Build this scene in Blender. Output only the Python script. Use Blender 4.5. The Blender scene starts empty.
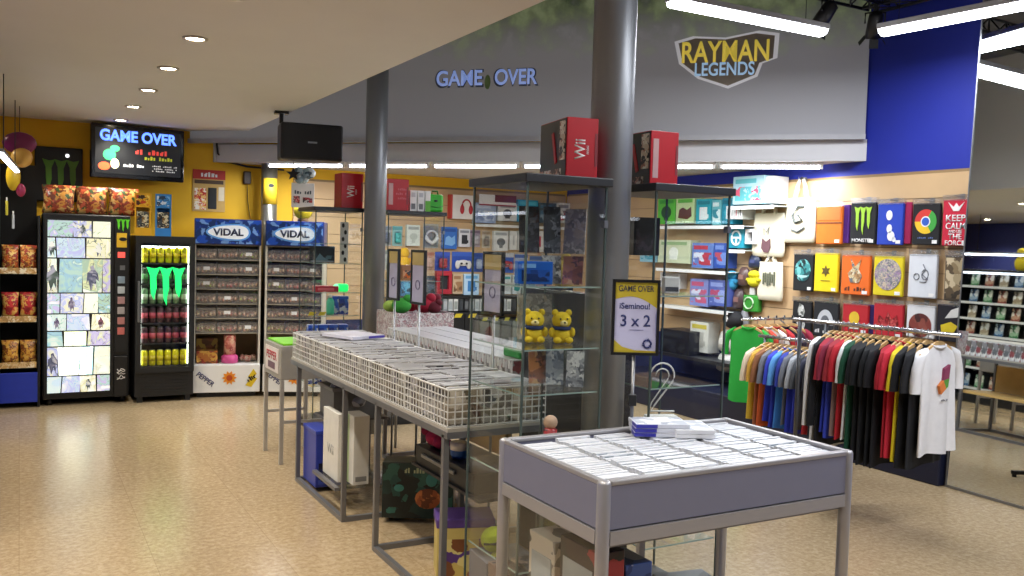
import bpy, bmesh, math, random
from mathutils import Vector, Matrix
random.seed(7)
sc = bpy.context.scene
COL = sc.collection
PI = math.pi
def rad(a): return math.radians(a)

# ------------------------------------------------------------------ camera
CAM_H = 1.65
FOC = 890.0
yaw, pitch, roll = rad(29), math.atan(43/890), math.atan(.028)
f_ = Vector((math.sin(yaw)*math.cos(pitch), math.cos(yaw)*math.cos(pitch), -math.sin(pitch)))
r0_ = Vector((math.cos(yaw), -math.sin(yaw), 0)); u0_ = r0_.cross(f_)
r_ = r0_*math.cos(roll) + u0_*math.sin(roll)
u_ = u0_*math.cos(roll) - r0_*math.sin(roll)
cam = bpy.data.objects.new('camera', bpy.data.cameras.new('camera')); COL.objects.link(cam)
cam.data.sensor_width = 36; cam.data.lens = FOC/1024*36
cam.data.clip_start = .05
M = Matrix((r_, u_, -f_)).transposed().to_4x4(); M.translation = Vector((0, 0, CAM_H))
cam.matrix_world = M
sc.camera = cam
def hit(px, py, axis, val):
    """the point of a room plane that a photo pixel looks at (used to measure the room)"""
    d = f_ + r_*((px-512)/FOC) - u_*((py-288)/FOC)
    o = (0, 0, CAM_H)
    t = (val-o[axis])/d[axis]
    return Vector((d.x*t, d.y*t, CAM_H+d.z*t))

# ------------------------------------------------------------------ materials
def lin(h):
    if isinstance(h, (tuple, list)): return (h[0], h[1], h[2], 1)
    h = h.lstrip('#'); v = [int(h[i:i+2], 16)/255 for i in (0, 2, 4)]
    return tuple([(c/12.92 if c <= .04045 else ((c+.055)/1.055)**2.4) for c in v] + [1])
MATS = {}
def newmat(name):
    m = bpy.data.materials.new(name); m.use_nodes = True
    nt = m.node_tree
    return m, nt, nt.nodes['Principled BSDF']
def mat(col, rough=.5, metal=0, var=.12, scale=14, emit=0, spec=.5, bump=0):
    key = ('m', str(col), rough, metal, var, scale, emit, spec, bump)
    if key in MATS: return MATS[key]
    m, nt, b = newmat('surface_%03d' % len(MATS)); N, L = nt.nodes, nt.links
    c = lin(col)
    b.inputs['Roughness'].default_value = rough; b.inputs['Metallic'].default_value = metal
    b.inputs['Specular IOR Level'].default_value = spec
    tc = N.new('ShaderNodeTexCoord'); n = N.new('ShaderNodeTexNoise'); n.inputs['Scale'].default_value = scale
    n.inputs['Detail'].default_value = 3
    L.new(tc.outputs['Object'], n.inputs['Vector'])
    mx = N.new('ShaderNodeMix'); mx.data_type = 'RGBA'
    L.new(n.outputs['Fac'], mx.inputs['Factor'])
    mx.inputs['A'].default_value = tuple(x*(1-var) for x in c[:3]) + (1,)
    mx.inputs['B'].default_value = tuple(min(1, x*(1+var)) for x in c[:3]) + (1,)
    L.new(mx.outputs['Result'], b.inputs['Base Color'])
    if emit:
        L.new(mx.outputs['Result'], b.inputs['Emission Color']); b.inputs['Emission Strength'].default_value = emit
    if bump:
        bp = N.new('ShaderNodeBump'); bp.inputs['Strength'].default_value = bump; bp.inputs['Distance'].default_value = .01
        L.new(n.outputs['Fac'], bp.inputs['Height']); L.new(bp.outputs['Normal'], b.inputs['Normal'])
    MATS[key] = m
    return m
def pmat(cols, scale=30, rough=.35, emit=0, stretch=(1, 1, 1)):
    """printed artwork: patches of a few inks"""
    key = ('p', tuple(cols), scale, rough, emit, stretch)
    if key in MATS: return MATS[key]
    m, nt, b = newmat('print_%03d' % len(MATS)); N, L = nt.nodes, nt.links
    tc = N.new('ShaderNodeTexCoord'); mp = N.new('ShaderNodeMapping'); mp.inputs['Scale'].default_value = stretch
    L.new(tc.outputs['Object'], mp.inputs['Vector'])
    nz = N.new('ShaderNodeTexNoise'); nz.inputs['Scale'].default_value = scale*.6; nz.inputs['Detail'].default_value = 4
    L.new(mp.outputs['Vector'], nz.inputs['Vector'])
    v = N.new('ShaderNodeTexVoronoi'); v.inputs['Scale'].default_value = scale
    mixv = N.new('ShaderNodeMix'); mixv.data_type = 'RGBA'; mixv.inputs['Factor'].default_value = .12
    L.new(mp.outputs['Vector'], mixv.inputs['A']); L.new(nz.outputs['Color'], mixv.inputs['B'])
    L.new(mixv.outputs['Result'], v.inputs['Vector'])
    sp = N.new('ShaderNodeSeparateColor'); L.new(v.outputs['Color'], sp.inputs['Color'])
    r = N.new('ShaderNodeValToRGB'); r.color_ramp.interpolation = 'CONSTANT'
    els = r.color_ramp.elements
    for i, c in enumerate(cols):
        e = els[i] if i < 2 else els.new(.5)
        e.position = i/len(cols); e.color = lin(c)
    els[0].position = 0
    for i in range(len(cols)): els[i].position = i/len(cols); els[i].color = lin(cols[i])
    L.new(sp.outputs['Red'], r.inputs['Fac'])
    L.new(r.outputs['Color'], b.inputs['Base Color']); b.inputs['Roughness'].default_value = rough
    if emit:
        L.new(r.outputs['Color'], b.inputs['Emission Color']); b.inputs['Emission Strength'].default_value = emit
    MATS[key] = m
    return m
def lamp_mat(col, s):
    key = ('l', str(col), s)
    if key in MATS: return MATS[key]
    m, nt, b = newmat('lamp_%03d' % len(MATS))
    b.inputs['Base Color'].default_value = lin(col) if s < 4 else (.8, .8, .8, 1)
    b.inputs['Emission Color'].default_value = lin(col); b.inputs['Emission Strength'].default_value = s
    MATS[key] = m
    return m
def glass_mat(tint=(.98, .99, .985), base=.022, edge=.4, rough=0.0):
    key = ('g', tint, base, edge, rough)
    if key in MATS: return MATS[key]
    m, nt, b = newmat('glass_%03d' % len(MATS)); N, L = nt.nodes, nt.links
    N.remove(b); out = N['Material Output']
    t = N.new('ShaderNodeBsdfTransparent'); t.inputs['Color'].default_value = tint + (1,)
    g = N.new('ShaderNodeBsdfGlossy'); g.inputs['Roughness'].default_value = rough; g.inputs['Color'].default_value = (1, 1, 1, 1)
    lw = N.new('ShaderNodeLayerWeight'); lw.inputs['Blend'].default_value = .5
    pw = N.new('ShaderNodeMath'); pw.operation = 'POWER'; pw.inputs[1].default_value = 4
    L.new(lw.outputs['Facing'], pw.inputs[0])
    ma = N.new('ShaderNodeMath'); ma.operation = 'MULTIPLY_ADD'; ma.inputs[1].default_value = edge; ma.inputs[2].default_value = base
    L.new(pw.outputs[0], ma.inputs[0])
    mx = N.new('ShaderNodeMixShader'); L.new(ma.outputs[0], mx.inputs[0]); L.new(t.outputs[0], mx.inputs[1]); L.new(g.outputs[0], mx.inputs[2])
    L.new(mx.outputs[0], out.inputs['Surface'])
    MATS[key] = m
    return m
GLASS = glass_mat()
CLEAR = glass_mat((.97, .98, .98), .06, .5, .12)
EDGE = mat('#4c5855', .1, 0, .1)
STEEL = mat('#8d8f92', .35, .85, .05)
GREYTUBE = mat('#77777a', .4, .5, .05)
BLACK = mat('#121316', .45)
BLACKG = mat('#0c0d10', .15)
WHITE = mat('#e6e6e4', .45, 0, .05)
WIRE = mat('#dcdcd8', .4, 0, .03)
RED = mat('#c01424', .35, 0, .08)
WOOD = mat('#c9a36a', .45, 0, .15, 40)

# ------------------------------------------------------------------ mesh helper
class MB:
    def __init__(s): s.bm = bmesh.new()
    def _new(s, verts, m, mtx=None, smooth=False):
        vs = set(verts)
        for v in verts:
            if mtx is not None: v.co = mtx @ v.co
        fs = {f for v in verts for f in v.link_faces}
        for f in fs: f.material_index = m; f.smooth = smooth
        return list(fs)
    def box(s, c, d, m=0, bev=0, rz=0, rx=0, ry=0):
        r = bmesh.ops.create_cube(s.bm, size=1)
        vs = r['verts']
        for v in vs: v.co = Vector((v.co.x*d[0], v.co.y*d[1], v.co.z*d[2]))
        if bev:
            es = list({e for v in vs for e in v.link_edges})
            rr = bmesh.ops.bevel(s.bm, geom=es, offset=bev, segments=2, affect='EDGES', profile=.5)
            vs = list({v for f in rr['faces'] for v in f.verts} | {v for v in vs if v.is_valid})
            allv = set(vs)
            stack = list(vs)
            while stack:
                v = stack.pop()
                for e in v.link_edges:
                    o = e.other_vert(v)
                    if o not in allv: allv.add(o); stack.append(o)
            vs = list(allv)
        mt = Matrix.Translation(c) @ Matrix.Rotation(rz, 4, 'Z') @ Matrix.Rotation(ry, 4, 'Y') @ Matrix.Rotation(rx, 4, 'X')
        s._new(vs, m, mt); return s
    def b2(s, a, b, m=0, bev=0):
        a, b = Vector(a), Vector(b)
        return s.box((a+b)/2, tuple(abs(b[i]-a[i]) for i in range(3)), m, bev)
    def cyl(s, p0, p1, r, seg=12, m=0, r2=None, smooth=True, cap=True):
        p0, p1 = Vector(p0), Vector(p1); d = p1-p0
        rr = bmesh.ops.create_cone(s.bm, cap_ends=cap, segments=seg, radius1=r, radius2=r if r2 is None else r2, depth=d.length)
        mt = Matrix.Translation((p0+p1)/2) @ d.to_track_quat('Z', 'Y').to_matrix().to_4x4()
        fs = s._new(rr['verts'], m, mt)
        if smooth:
            for f in fs: f.smooth = len(f.verts) == 4
        return s
    def bar(s, p0, p1, w, h=None, m=0):
        p0, p1 = Vector(p0), Vector(p1); d = p1-p0
        r = bmesh.ops.create_cube(s.bm, size=1)
        mt = Matrix.Translation((p0+p1)/2) @ d.to_track_quat('Z', 'Y').to_matrix().to_4x4() @ Matrix.Diagonal((w, h or w, d.length, 1))
        s._new(r['verts'], m, mt); return s
    def tube(s, pts, r, seg=8, m=0, closed=False):
        pts = [Vector(p) for p in pts]; rings = []
        n = len(pts); ref = Vector((0, 0, 1))
        for i, p in enumerate(pts):
            a = pts[(i-1) % n] if (i or closed) else p
            b = pts[(i+1) % n] if (i < n-1 or closed) else p
            t = (b-a).normalized()
            k = ref if abs(t.dot(ref)) < .95 else Vector((1, 0, 0))
            x = t.cross(k).normalized(); y = x.cross(t)
            rr = r[i] if isinstance(r, (list, tuple)) else r
            rings.append([s.bm.verts.new(p + (x*math.cos(2*PI*j/seg) + y*math.sin(2*PI*j/seg))*rr) for j in range(seg)])
        for i in range(n if closed else n-1):
            A, B = rings[i], rings[(i+1) % n]
            for j in range(seg):
                f = s.bm.faces.new((A[j], A[(j+1) % seg], B[(j+1) % seg], B[j])); f.material_index = m; f.smooth = True
        if not closed:
            for R in (rings[0], rings[-1]):
                f = s.bm.faces.new(R); f.material_index = m
        return s
    def lathe(s, prof, c=(0, 0, 0), seg=20, m=0, axis='Z', cap=True):
        c = Vector(c); rings = []
        for (r, z) in prof:
            ring = []
            for j in range(seg):
                a = 2*PI*j/seg
                p = Vector((r*math.cos(a), r*math.sin(a), z)) if axis == 'Z' else Vector((r*math.cos(a), z, r*math.sin(a)))
                ring.append(s.bm.verts.new(c+p))
            rings.append(ring)
        for A, B in zip(rings, rings[1:]):
            for j in range(seg):
                f = s.bm.faces.new((A[j], A[(j+1) % seg], B[(j+1) % seg], B[j])); f.material_index = m; f.smooth = True
        for R in ((rings[0], rings[-1]) if cap else ()):
            f = s.bm.faces.new(R); f.material_index = m
        return s
    def ball(s, c, r, m=0, seg=16):
        if not isinstance(r, (tuple, list)): r = (r, r, r)
        rr = bmesh.ops.create_uvsphere(s.bm, u_segments=seg, v_segments=max(6, seg//2), radius=1)
        s._new(rr['verts'], m, Matrix.Translation(c) @ Matrix.Diagonal((r[0], r[1], r[2], 1)), True); return s
    def poly(s, pts, y0, y1, m=0, plane='xz'):
        """a flat outline given depth between y0 and y1"""
        def P(a, b, d): return Vector((a, d, b)) if plane == 'xz' else (Vector((a, b, d)) if plane == 'xy' else Vector((d, a, b)))
        A = [s.bm.verts.new(P(a, b, y0)) for a, b in pts]; B = [s.bm.verts.new(P(a, b, y1)) for a, b in pts]
        n = len(pts)
        fs = [s.bm.faces.new(A), s.bm.faces.new(B[::-1])]
        for i in range(n): fs.append(s.bm.faces.new((A[i], B[i], B[(i+1) % n], A[(i+1) % n])))
        for f in fs: f.material_index = m
        return s
    def loft(s, rings, m=0, cap0=True, cap1=True, smooth=True):
        R = [[s.bm.verts.new(Vector(p)) for p in r] for r in rings]; n = len(R[0])
        for A, B in zip(R, R[1:]):
            for j in range(n):
                f = s.bm.faces.new((A[j], A[(j+1) % n], B[(j+1) % n], B[j])); f.material_index = m; f.smooth = smooth
        if cap0: s.bm.faces.new(R[0]).material_index = m
        if cap1: s.bm.faces.new(R[-1]).material_index = m
        return s
    def mesh(s, name, mats):
        bmesh.ops.recalc_face_normals(s.bm, faces=s.bm.faces)
        me = bpy.data.meshes.new(name); s.bm.to_mesh(me); s.bm.free()
        for m in (mats if isinstance(mats, (list, tuple)) else [mats]): me.materials.append(m)
        return me
    def build(s, name, mats, parent=None, loc=None, rz=None, label=None):
        o = bpy.data.objects.new(name, s.mesh(name, mats)); COL.objects.link(o)
        if parent is not None: o.parent = parent
        if loc is not None: o.location = loc
        if rz is not None: o.rotation_euler[2] = rz
        if label: o['label'] = label
        return o
def tag(o, label=None, cat=None, group=None, kind=None):
    if label: o['label'] = label
    if cat: o['category'] = cat
    if group: o['group'] = group
    if kind: o['kind'] = kind
    return o
def thing(name, label, cat, loc=(0, 0, 0), rz=0, group=None):
    o = bpy.data.objects.new(name, None); COL.objects.link(o)
    o.empty_display_size = .1
    o.location = loc; o.rotation_euler = (0, 0, rz)
    return tag(o, label, cat, group)
def children(o): return [c for c in list(COL.objects) if c.parent is o]
KIDS = {}
def dup(root, loc, rz, label, group=None, kids=None):
    r = root.copy(); COL.objects.link(r); r.location = loc; r.rotation_euler = (0, 0, rz)
    r['label'] = label
    if group: r['group'] = group
    if root.name not in KIDS: KIDS[root.name] = [(c, children(c)) for c in children(root)]
    for ch, gs in KIDS[root.name]:
        c = ch.copy(); COL.objects.link(c); c.parent = r
        for g in gs:
            d = g.copy(); COL.objects.link(d); d.parent = c
    return r
def struct(name, mb, m, label=None):
    o = mb.build(name, m); o['kind'] = 'structure'
    o['label'] = label or name.replace('_', ' ')
    return o
ORD = 'first second third fourth fifth sixth seventh eighth ninth tenth eleventh twelfth thirteenth fourteenth fifteenth sixteenth seventeenth eighteenth nineteenth twentieth'.split() + ['twenty-' + w for w in 'first second third fourth fifth sixth seventh eighth ninth'.split()] + ['thirtieth']
def text(s, w, h, m, parent, loc, name='lettering', rot=(PI/2, 0, 0), depth=.002, shear=0, spin=0, bold=.012):
    """lettering fitted into w x h, centred on loc, facing local -y"""
    cu = bpy.data.curves.new(name, 'FONT'); cu.body = s; cu.align_x = 'CENTER'; cu.align_y = 'CENTER'; cu.size = 1; cu.shear = shear; cu.offset = bold
    cu.space_line = .85
    o = bpy.data.objects.new('tmp', cu); COL.objects.link(o)
    dg = bpy.context.evaluated_depsgraph_get(); dg.update()
    me = bpy.data.meshes.new_from_object(o.evaluated_get(dg)); bpy.data.objects.remove(o); bpy.data.curves.remove(cu)
    bm = bmesh.new(); bm.from_mesh(me)
    xs = [v.co.x for v in bm.verts]; ys = [v.co.y for v in bm.verts]
    cx, cy = (min(xs)+max(xs))/2, (min(ys)+max(ys))/2; kx, ky = w/(max(xs)-min(xs)), h/(max(ys)-min(ys))
    for v in bm.verts: v.co = Vector(((v.co.x-cx)*kx, (v.co.y-cy)*ky, 0))
    r = bmesh.ops.extrude_face_region(bm, geom=list(bm.faces))
    for v in [g for g in r['geom'] if isinstance(g, bmesh.types.BMVert)]: v.co.z -= depth
    bmesh.ops.recalc_face_normals(bm, faces=bm.faces)
    Mx = Matrix.Rotation(rot[2], 4, 'Z') @ Matrix.Rotation(rot[1], 4, 'Y') @ Matrix.Rotation(rot[0], 4, 'X') @ Matrix.Rotation(spin, 4, 'Z')
    bm.transform(Matrix.Translation(loc) @ Mx)
    bm.to_mesh(me); bm.free(); me.name = name
    me.materials.clear(); me.materials.append(m)
    o = bpy.data.objects.new(name, me); COL.objects.link(o); o.parent = parent
    return o
def circ(cx, cz, rx, rz, n=24, a0=0, a1=2*PI):
    return [(cx+rx*math.cos(a0+(a1-a0)*i/n), cz+rz*math.sin(a0+(a1-a0)*i/n)) for i in range(n)]

def bars(w, h, m, parent, loc, n=8, face='y', name='small_print', spin=0):
    """a line of print too small to read: uneven letter-like blocks"""
    s = MB(); st = w/n; k = int(abs(loc[0]*977+loc[2]*613)) % 7
    for i in range(n):
        hh = h*(.6+.4*((i*5+k) % 3)/2); ww = st*(.55+.2*((i*3+k) % 2))
        if (i*7+k) % 6 == 5: continue
        a, b = -w/2+st*(i+.5), 0
        s.box((a*math.cos(spin), 0, a*math.sin(spin)-(h-hh)/2), (ww, .002, hh), ry=-spin)
        if (i+k) % 2: s.box((a*math.cos(spin)+ww*.3, 0, a*math.sin(spin)+(h-hh)/2), (ww*.7, .002, h*.25), ry=-spin)
    o = s.build(name, m, parent); o.location = loc
    if face == '-x': o.rotation_euler[2] = -PI/2
    if face == 'x': o.rotation_euler[2] = PI/2
    return o
# ================================================================== ROOM
LW, RW, BW, FW = -1.15, 6.4, 10.1, -2.2      # left, right, back, front walls
LOWC, TOPC, SOF = 2.77, 4.35, 2.46
DIAG = 11.7
def floor_mat():
    m, nt, b = newmat('floor_linoleum'); N, L = nt.nodes, nt.links
    tc = N.new('ShaderNodeTexCoord')
    n1 = N.new('ShaderNodeTexNoise'); n1.inputs['Scale'].default_value = 30; n1.inputs['Detail'].default_value = 8; n1.inputs['Roughness'].default_value = .75
    n2 = N.new('ShaderNodeTexNoise'); n2.inputs['Scale'].default_value = 2.2; n2.inputs['Detail'].default_value = 4
    L.new(tc.outputs['Object'], n1.inputs['Vector']); L.new(tc.outputs['Object'], n2.inputs['Vector'])
    br = N.new('ShaderNodeTexBrick'); br.offset = 0; br.inputs['Scale'].default_value = 1
    br.inputs['Brick Width'].default_value = .6; br.inputs['Row Height'].default_value = .6; br.inputs['Mortar Size'].default_value = .0018
    br.inputs['Color1'].default_value = (1, 1, 1, 1); br.inputs['Color2'].default_value = (.93, .93, .92, 1); br.inputs['Mortar'].default_value = (.78, .76, .72, 1)
    L.new(tc.outputs['Object'], br.inputs['Vector'])
    r = N.new('ShaderNodeValToRGB'); e = r.color_ramp.elements
    e[0].position = .32; e[0].color = lin('#978060'); e[1].position = .66; e[1].color = lin('#bfab8b')
    e2 = r.color_ramp.elements.new(.5); e2.color = lin('#ac9675')
    L.new(n1.outputs['Fac'], r.inputs['Fac'])
    mx = N.new('ShaderNodeMix'); mx.data_type = 'RGBA'; mx.blend_type = 'MULTIPLY'; mx.inputs['Factor'].default_value = 1
    L.new(r.outputs['Color'], mx.inputs['A']); L.new(br.outputs['Color'], mx.inputs['B'])
    L.new(mx.outputs['Result'], b.inputs['Base Color'])
    ma = N.new('ShaderNodeMapRange'); ma.inputs['To Min'].default_value = .13; ma.inputs['To Max'].default_value = .3
    L.new(n2.outputs['Fac'], ma.inputs['Value']); L.new(ma.outputs['Result'], b.inputs['Roughness'])
    bp = N.new('ShaderNodeBump'); bp.inputs['Strength'].default_value = .05; bp.inputs['Distance'].default_value = .02
    L.new(n2.outputs['Fac'], bp.inputs['Height']); L.new(bp.outputs['Normal'], b.inputs['Normal'])
    return m
PLASTER = mat('#e2dfd9', .85, 0, .03, 3)
YELLOW = mat('#e6b41e', .7, 0, .06, 3)
BLUEW = mat('#18299a', .6, 0, .06, 3)
DARKW = mat('#4a4b50', .8)
TAN = mat('#c6a67c', .55, 0, .08, 6)
NAVY = mat('#14204e', .5)
struct('floor', MB().b2((LW-.1, FW-.1, -.1), (RW+.1, BW+.1, 0)), floor_mat())
struct('wall_back', MB().b2((LW-.1, BW, 0), (RW+.1, BW+.1, TOPC+.1)), YELLOW)
struct('wall_right', MB().b2((RW, FW, 0), (RW+.1, BW, TOPC+.1)), BLUEW)
struct('wall_left', MB().b2((LW-.1, FW, 0), (LW, BW, TOPC+.1)), mat('#26306e', .6))
struct('wall_front', MB().b2((LW, FW-.1, 0), (RW, FW, TOPC+.1)), DARKW)
struct('ceiling', MB().b2((LW-.1, FW-.1, TOPC), (RW+.1, BW+.1, TOPC+.1)), mat('#6a6a70', .85))
struct('ceiling_lowered', MB().b2((LW, FW, LOWC), (2.1, BW, TOPC)), PLASTER, 'lowered plaster ceiling with recessed spotlights')
struct('baseboard_back', MB().b2((LW, BW-.015, 0), (RW, BW, .09)), mat('#4c4a46', .6))
# diagonal boxed-in soffit across the far corner with the projection wall above it
s = MB(); s.poly([(1.84, BW), (RW, DIAG-RW), (RW, BW)], SOF, SOF+.185, 0, 'xy')
struct('ceiling_soffit', s, mat('#c9c9cc', .7, 0, .03))
n_ = Vector((-1, -1, 0)).normalized()
def dg_pt(x, off, z): p = Vector((x, DIAG-x, z)); return p + n_*off
def screen_mat():
    m, nt, b = newmat('projected_picture'); N, L = nt.nodes, nt.links
    tc = N.new('ShaderNodeTexCoord'); sx = N.new('ShaderNodeSeparateXYZ'); L.new(tc.outputs['Object'], sx.inputs[0])
    n = N.new('ShaderNodeTexNoise'); n.inputs['Scale'].default_value = 4.5; n.inputs['Detail'].default_value = 6; L.new(tc.outputs['Object'], n.inputs['Vector'])
    r = N.new('ShaderNodeValToRGB'); e = r.color_ramp.elements
    e[0].position = .38; e[0].color = lin('#46543c'); e[1].position = .62; e[1].color = lin('#93a27c')
    L.new(n.outputs['Fac'], r.inputs['Fac'])
    ad = N.new('ShaderNodeMath'); ad.operation = 'MULTIPLY_ADD'; ad.inputs[1].default_value = .9
    L.new(n.outputs['Fac'], ad.inputs[0]); L.new(sx.outputs['Z'], ad.inputs[2])
    mr = N.new('ShaderNodeMapRange'); mr.inputs['From Min'].default_value = 1.28; mr.inputs['From Max'].default_value = 1.66
    L.new(ad.outputs[0], mr.inputs['Value'])
    mx = N.new('ShaderNodeMix'); mx.data_type = 'RGBA'; mx.inputs['A'].default_value = lin('#929296')
    L.new(mr.outputs['Result'], mx.inputs['Factor']); L.new(r.outputs['Color'], mx.inputs['B'])
    L.new(mx.outputs['Result'], b.inputs['Base Color']); b.inputs['Roughness'].default_value = .8
    L.new(mx.outputs['Result'], b.inputs['Emission Color']); b.inputs['Emission Strength'].default_value = .22
    return m
scr = thing('projection_screen', 'big grey projection screen across the far corner above the white soffit', 'screen', (4.0, DIAG-4.0, SOF+.19), rad(-45))
hw = 2.4*math.sqrt(2)
s = MB(); s.b2((-hw+.02, -.03, .0), (hw-.02, 0, TOPC-SOF-.2)); s.build('screen_fabric', screen_mat(), scr)
s = MB(); s.b2((-hw+.02, -.07, -.01), (hw-.02, -.03, .035)); s.build('bottom_bar', mat('#a2a2a6', .5), scr)
def logo_at(x): return (x-4.0)*math.sqrt(2)
LB = lamp_mat('#8ea6e6', .55)
LD = mat('#4c566e', .8)
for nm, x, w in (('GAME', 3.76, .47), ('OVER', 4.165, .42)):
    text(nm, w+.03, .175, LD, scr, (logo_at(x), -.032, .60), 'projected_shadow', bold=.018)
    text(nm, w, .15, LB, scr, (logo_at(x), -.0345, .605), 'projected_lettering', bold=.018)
s = MB(); s.poly(circ(logo_at(3.965), .56, .03, .07, 14), -.0345, -.032); s.build('projected_green', mat('#6f8a5a', .8), scr)
cx = logo_at(5.535)
pts = [(-.47, .3), (-.3, .36), (0, .33), (.3, .4), (.48, .36), (.47, .06), (.34, .0), (.3, -.16), (.04, -.3), (-.24, -.17), (-.42, .02)]
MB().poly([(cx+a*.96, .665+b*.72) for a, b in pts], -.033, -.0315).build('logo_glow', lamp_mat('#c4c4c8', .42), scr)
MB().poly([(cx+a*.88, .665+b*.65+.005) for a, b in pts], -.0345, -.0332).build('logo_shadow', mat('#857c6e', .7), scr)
text('RAYMAN', .76, .19, lamp_mat('#cdb648', .62), scr, (cx, -.037, .78), 'projected_lettering', bold=.018)
text('LEGENDS', .52, .12, lamp_mat('#9cbcdc', .6), scr, (cx, -.037, .625), 'projected_lettering', bold=.018)
# fluorescent battens under the front edge of the soffit
TUBE = lamp_mat('#eef4ff', 16)
proto = None
for i in range(6):
    x0 = 2.22+i*.66; pc = dg_pt(x0+.32, -.12, SOF)
    lab = 'fluorescent batten under the white soffit, %s from the yellow back wall' % ORD[i]
    if proto is None:
        proto = thing('fluorescent_batten', lab, 'lamp', pc, rad(-45), 'fluorescent battens under the soffit')
        L_ = .45
        MB().b2((-L_, -.03, -.03), (L_, .03, 0), 0, .004).build('housing', WHITE, proto)
        MB().cyl((-L_+.03, -.012, -.045), (L_-.03, -.012, -.045), .015).build('tube', TUBE, proto)
        s = MB()
        for k in (-1, 1): s.box((k*(L_-.015), -.012, -.045), (.025, .036, .036), 0, .004)
        s.build('end_cap', WHITE, proto)
    else: dup(proto, pc, rad(-45), lab)
# pillars
def pillar(name, x, y, r, z1, m, label):
    s = MB(); s.lathe([(r, 0), (r, z1)], (x, y, 0), 40)
    o = struct(name, s, m, label); return o
PIL = mat('#85888c', .42, .55, .06, 2)
pillar('pillar_1', 2.225, 3.17, .092, TOPC, PIL, 'tall dark steel pillar between the two tall glass cases')
pillar('pillar_2', 2.66, 7.25, .092, TOPC, PIL, 'steel pillar behind the wire baskets')
pillar('pillar_3', 2.39, 9.85, .085, SOF+.1, mat('#8b8a82', .3, .8, .1), 'galvanised pipe pillar on the yellow wall')
ns = thing('pipe_notice', 'small yellow notice taped to the galvanised pipe', 'notice', (2.39, 9.85, 2.16))
s = MB(); R_ = .088
s.loft([[(R_*math.sin(a), -R_*math.cos(a), z) for a in [rad(-60+12*k) for k in range(11)]] + [((R_+.002)*math.sin(a), -(R_+.002)*math.cos(a), z) for a in [rad(60-12*k) for k in range(11)]] for z in (-.14, .14)])
s.build('sheet', mat('#e3bb2a', .5), ns)
MB().poly(circ(0, .06, .03, .02), -.0935, -.0912).build('symbol', BLACK, ns)
# mirror-clad pier; the mirror leans back against it
ma = rad(-3); lean = rad(2.2)
md = Vector((math.sin(ma), -math.cos(ma), 0))
p0 = Vector((5.84, 4.0, 0)); p1 = p0+md*2.2
s = MB(); s.poly([(p0.x+.2, p0.y-.02), (p1.x+.2, p1.y), (RW, p1.y), (RW, p0.y-.02)], 0, TOPC, 0, 'xy')
struct('wall_pier', s, DARKW, 'dark pier behind the leaning mirror')
mm, nt, b = newmat('mirror_silver'); b.inputs['Metallic'].default_value = 1; b.inputs['Roughness'].default_value = .015; b.inputs['Base Color'].default_value = (.72, .76, .76, 1)
mir = thing('wall_mirror', 'tall mirror leaning on the pier beside the hanging T-shirts', 'mirror', p0+md*1.1, -(PI/2-ma))
mir.rotation_euler = (-lean, 0, -(PI/2-ma))
MB().b2((-1.1, -.012, .02), (1.1, .0, 4.2)).build('mirror_glass', mm, mir)
s = MB(); s.b2((-1.104, -.016, 0.003), (1.1, .004, .02)); s.b2((-1.108, -.016, 0.003), (-1.1, 0.004, 4.2)); s.build('frame', STEEL, mir)
# slatwall panels on the back and right walls
def slat(name, label, x0, x1, rz, loc, z0=.72, z1=2.34):
    t = thing(name, label, 'wall panel', loc, rz)
    t['kind'] = 'structure'
    s = MB(); z = z0
    while z < z1-.02:
        s.b2((x0, -.03, z), (x1, -.004, min(z+.194, z1))); z += .2
    s.build('slat_board', TAN, t)
    s = MB(); s.b2((x0, -.012, z0), (x1, -.002, z1)); s.build('groove_back', mat('#8d7450', .6), t)
    return t
slat('trim_1', 'tan slatwall panel covering the back wall', 2.72-4.5, 6.36-4.5, 0, (4.5, BW, 0))
slat('trim_2', 'tan slatwall panel covering the wall with folded T-shirts', -3.0, 3.05, -PI/2, (RW, 7.05, 0))
struct('trim_3', MB().b2((RW-.03, 4.02, 0), (RW, BW-.03, .72)), NAVY, 'navy panel below the slatwall')
struct('trim_4', MB().b2((2.72, BW-.03, 0), (RW-.03, BW, .72)), NAVY, 'navy panel below the back slatwall')
struct('trim_5', MB().b2((RW-.62, 4.03, 0), (RW-.03, 8.2, .3), 0, .01), mat('#101630', .5), 'low dark plinth along the wall')
struct('trim_6', MB().b2((1.84, BW-.03, 2.46), (2.1, BW, 2.77)), mat('#b4b2ad', .8), 'pale boxed beam over the yellow wall')
# recessed downlights in the lowered ceiling
proto = None; k = 0
for row, x in enumerate((.87, -.6)):
    for j in range(9):
        y = 9.55-j*1.05-(row*.4)
        if row == 0: lab = 'recessed round downlight over the aisle, %s from the television wall' % ORD[j]
        else: lab = 'recessed round downlight over the dark shelves, %s from the back wall' % ORD[j]
        if j == 0 and row == 0: y = 9.58
        if proto is None:
            proto = thing('ceiling_downlight', lab, 'lamp', (x, y, LOWC), 0, 'recessed downlights')
            s = MB(); s.lathe([(.05, .0), (.07, .0), (.07, -.008), (.052, -.010)], seg=24, cap=False); s.build('trim_ring', mat('#bfb8ac', .4), proto)
            MB().lathe([(.001, -.004), (.05, -.004)], seg=20).build('bulb', lamp_mat('#fff0d4', 42), proto)
        else: dup(proto, (x, y, LOWC), 0, lab)
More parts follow.
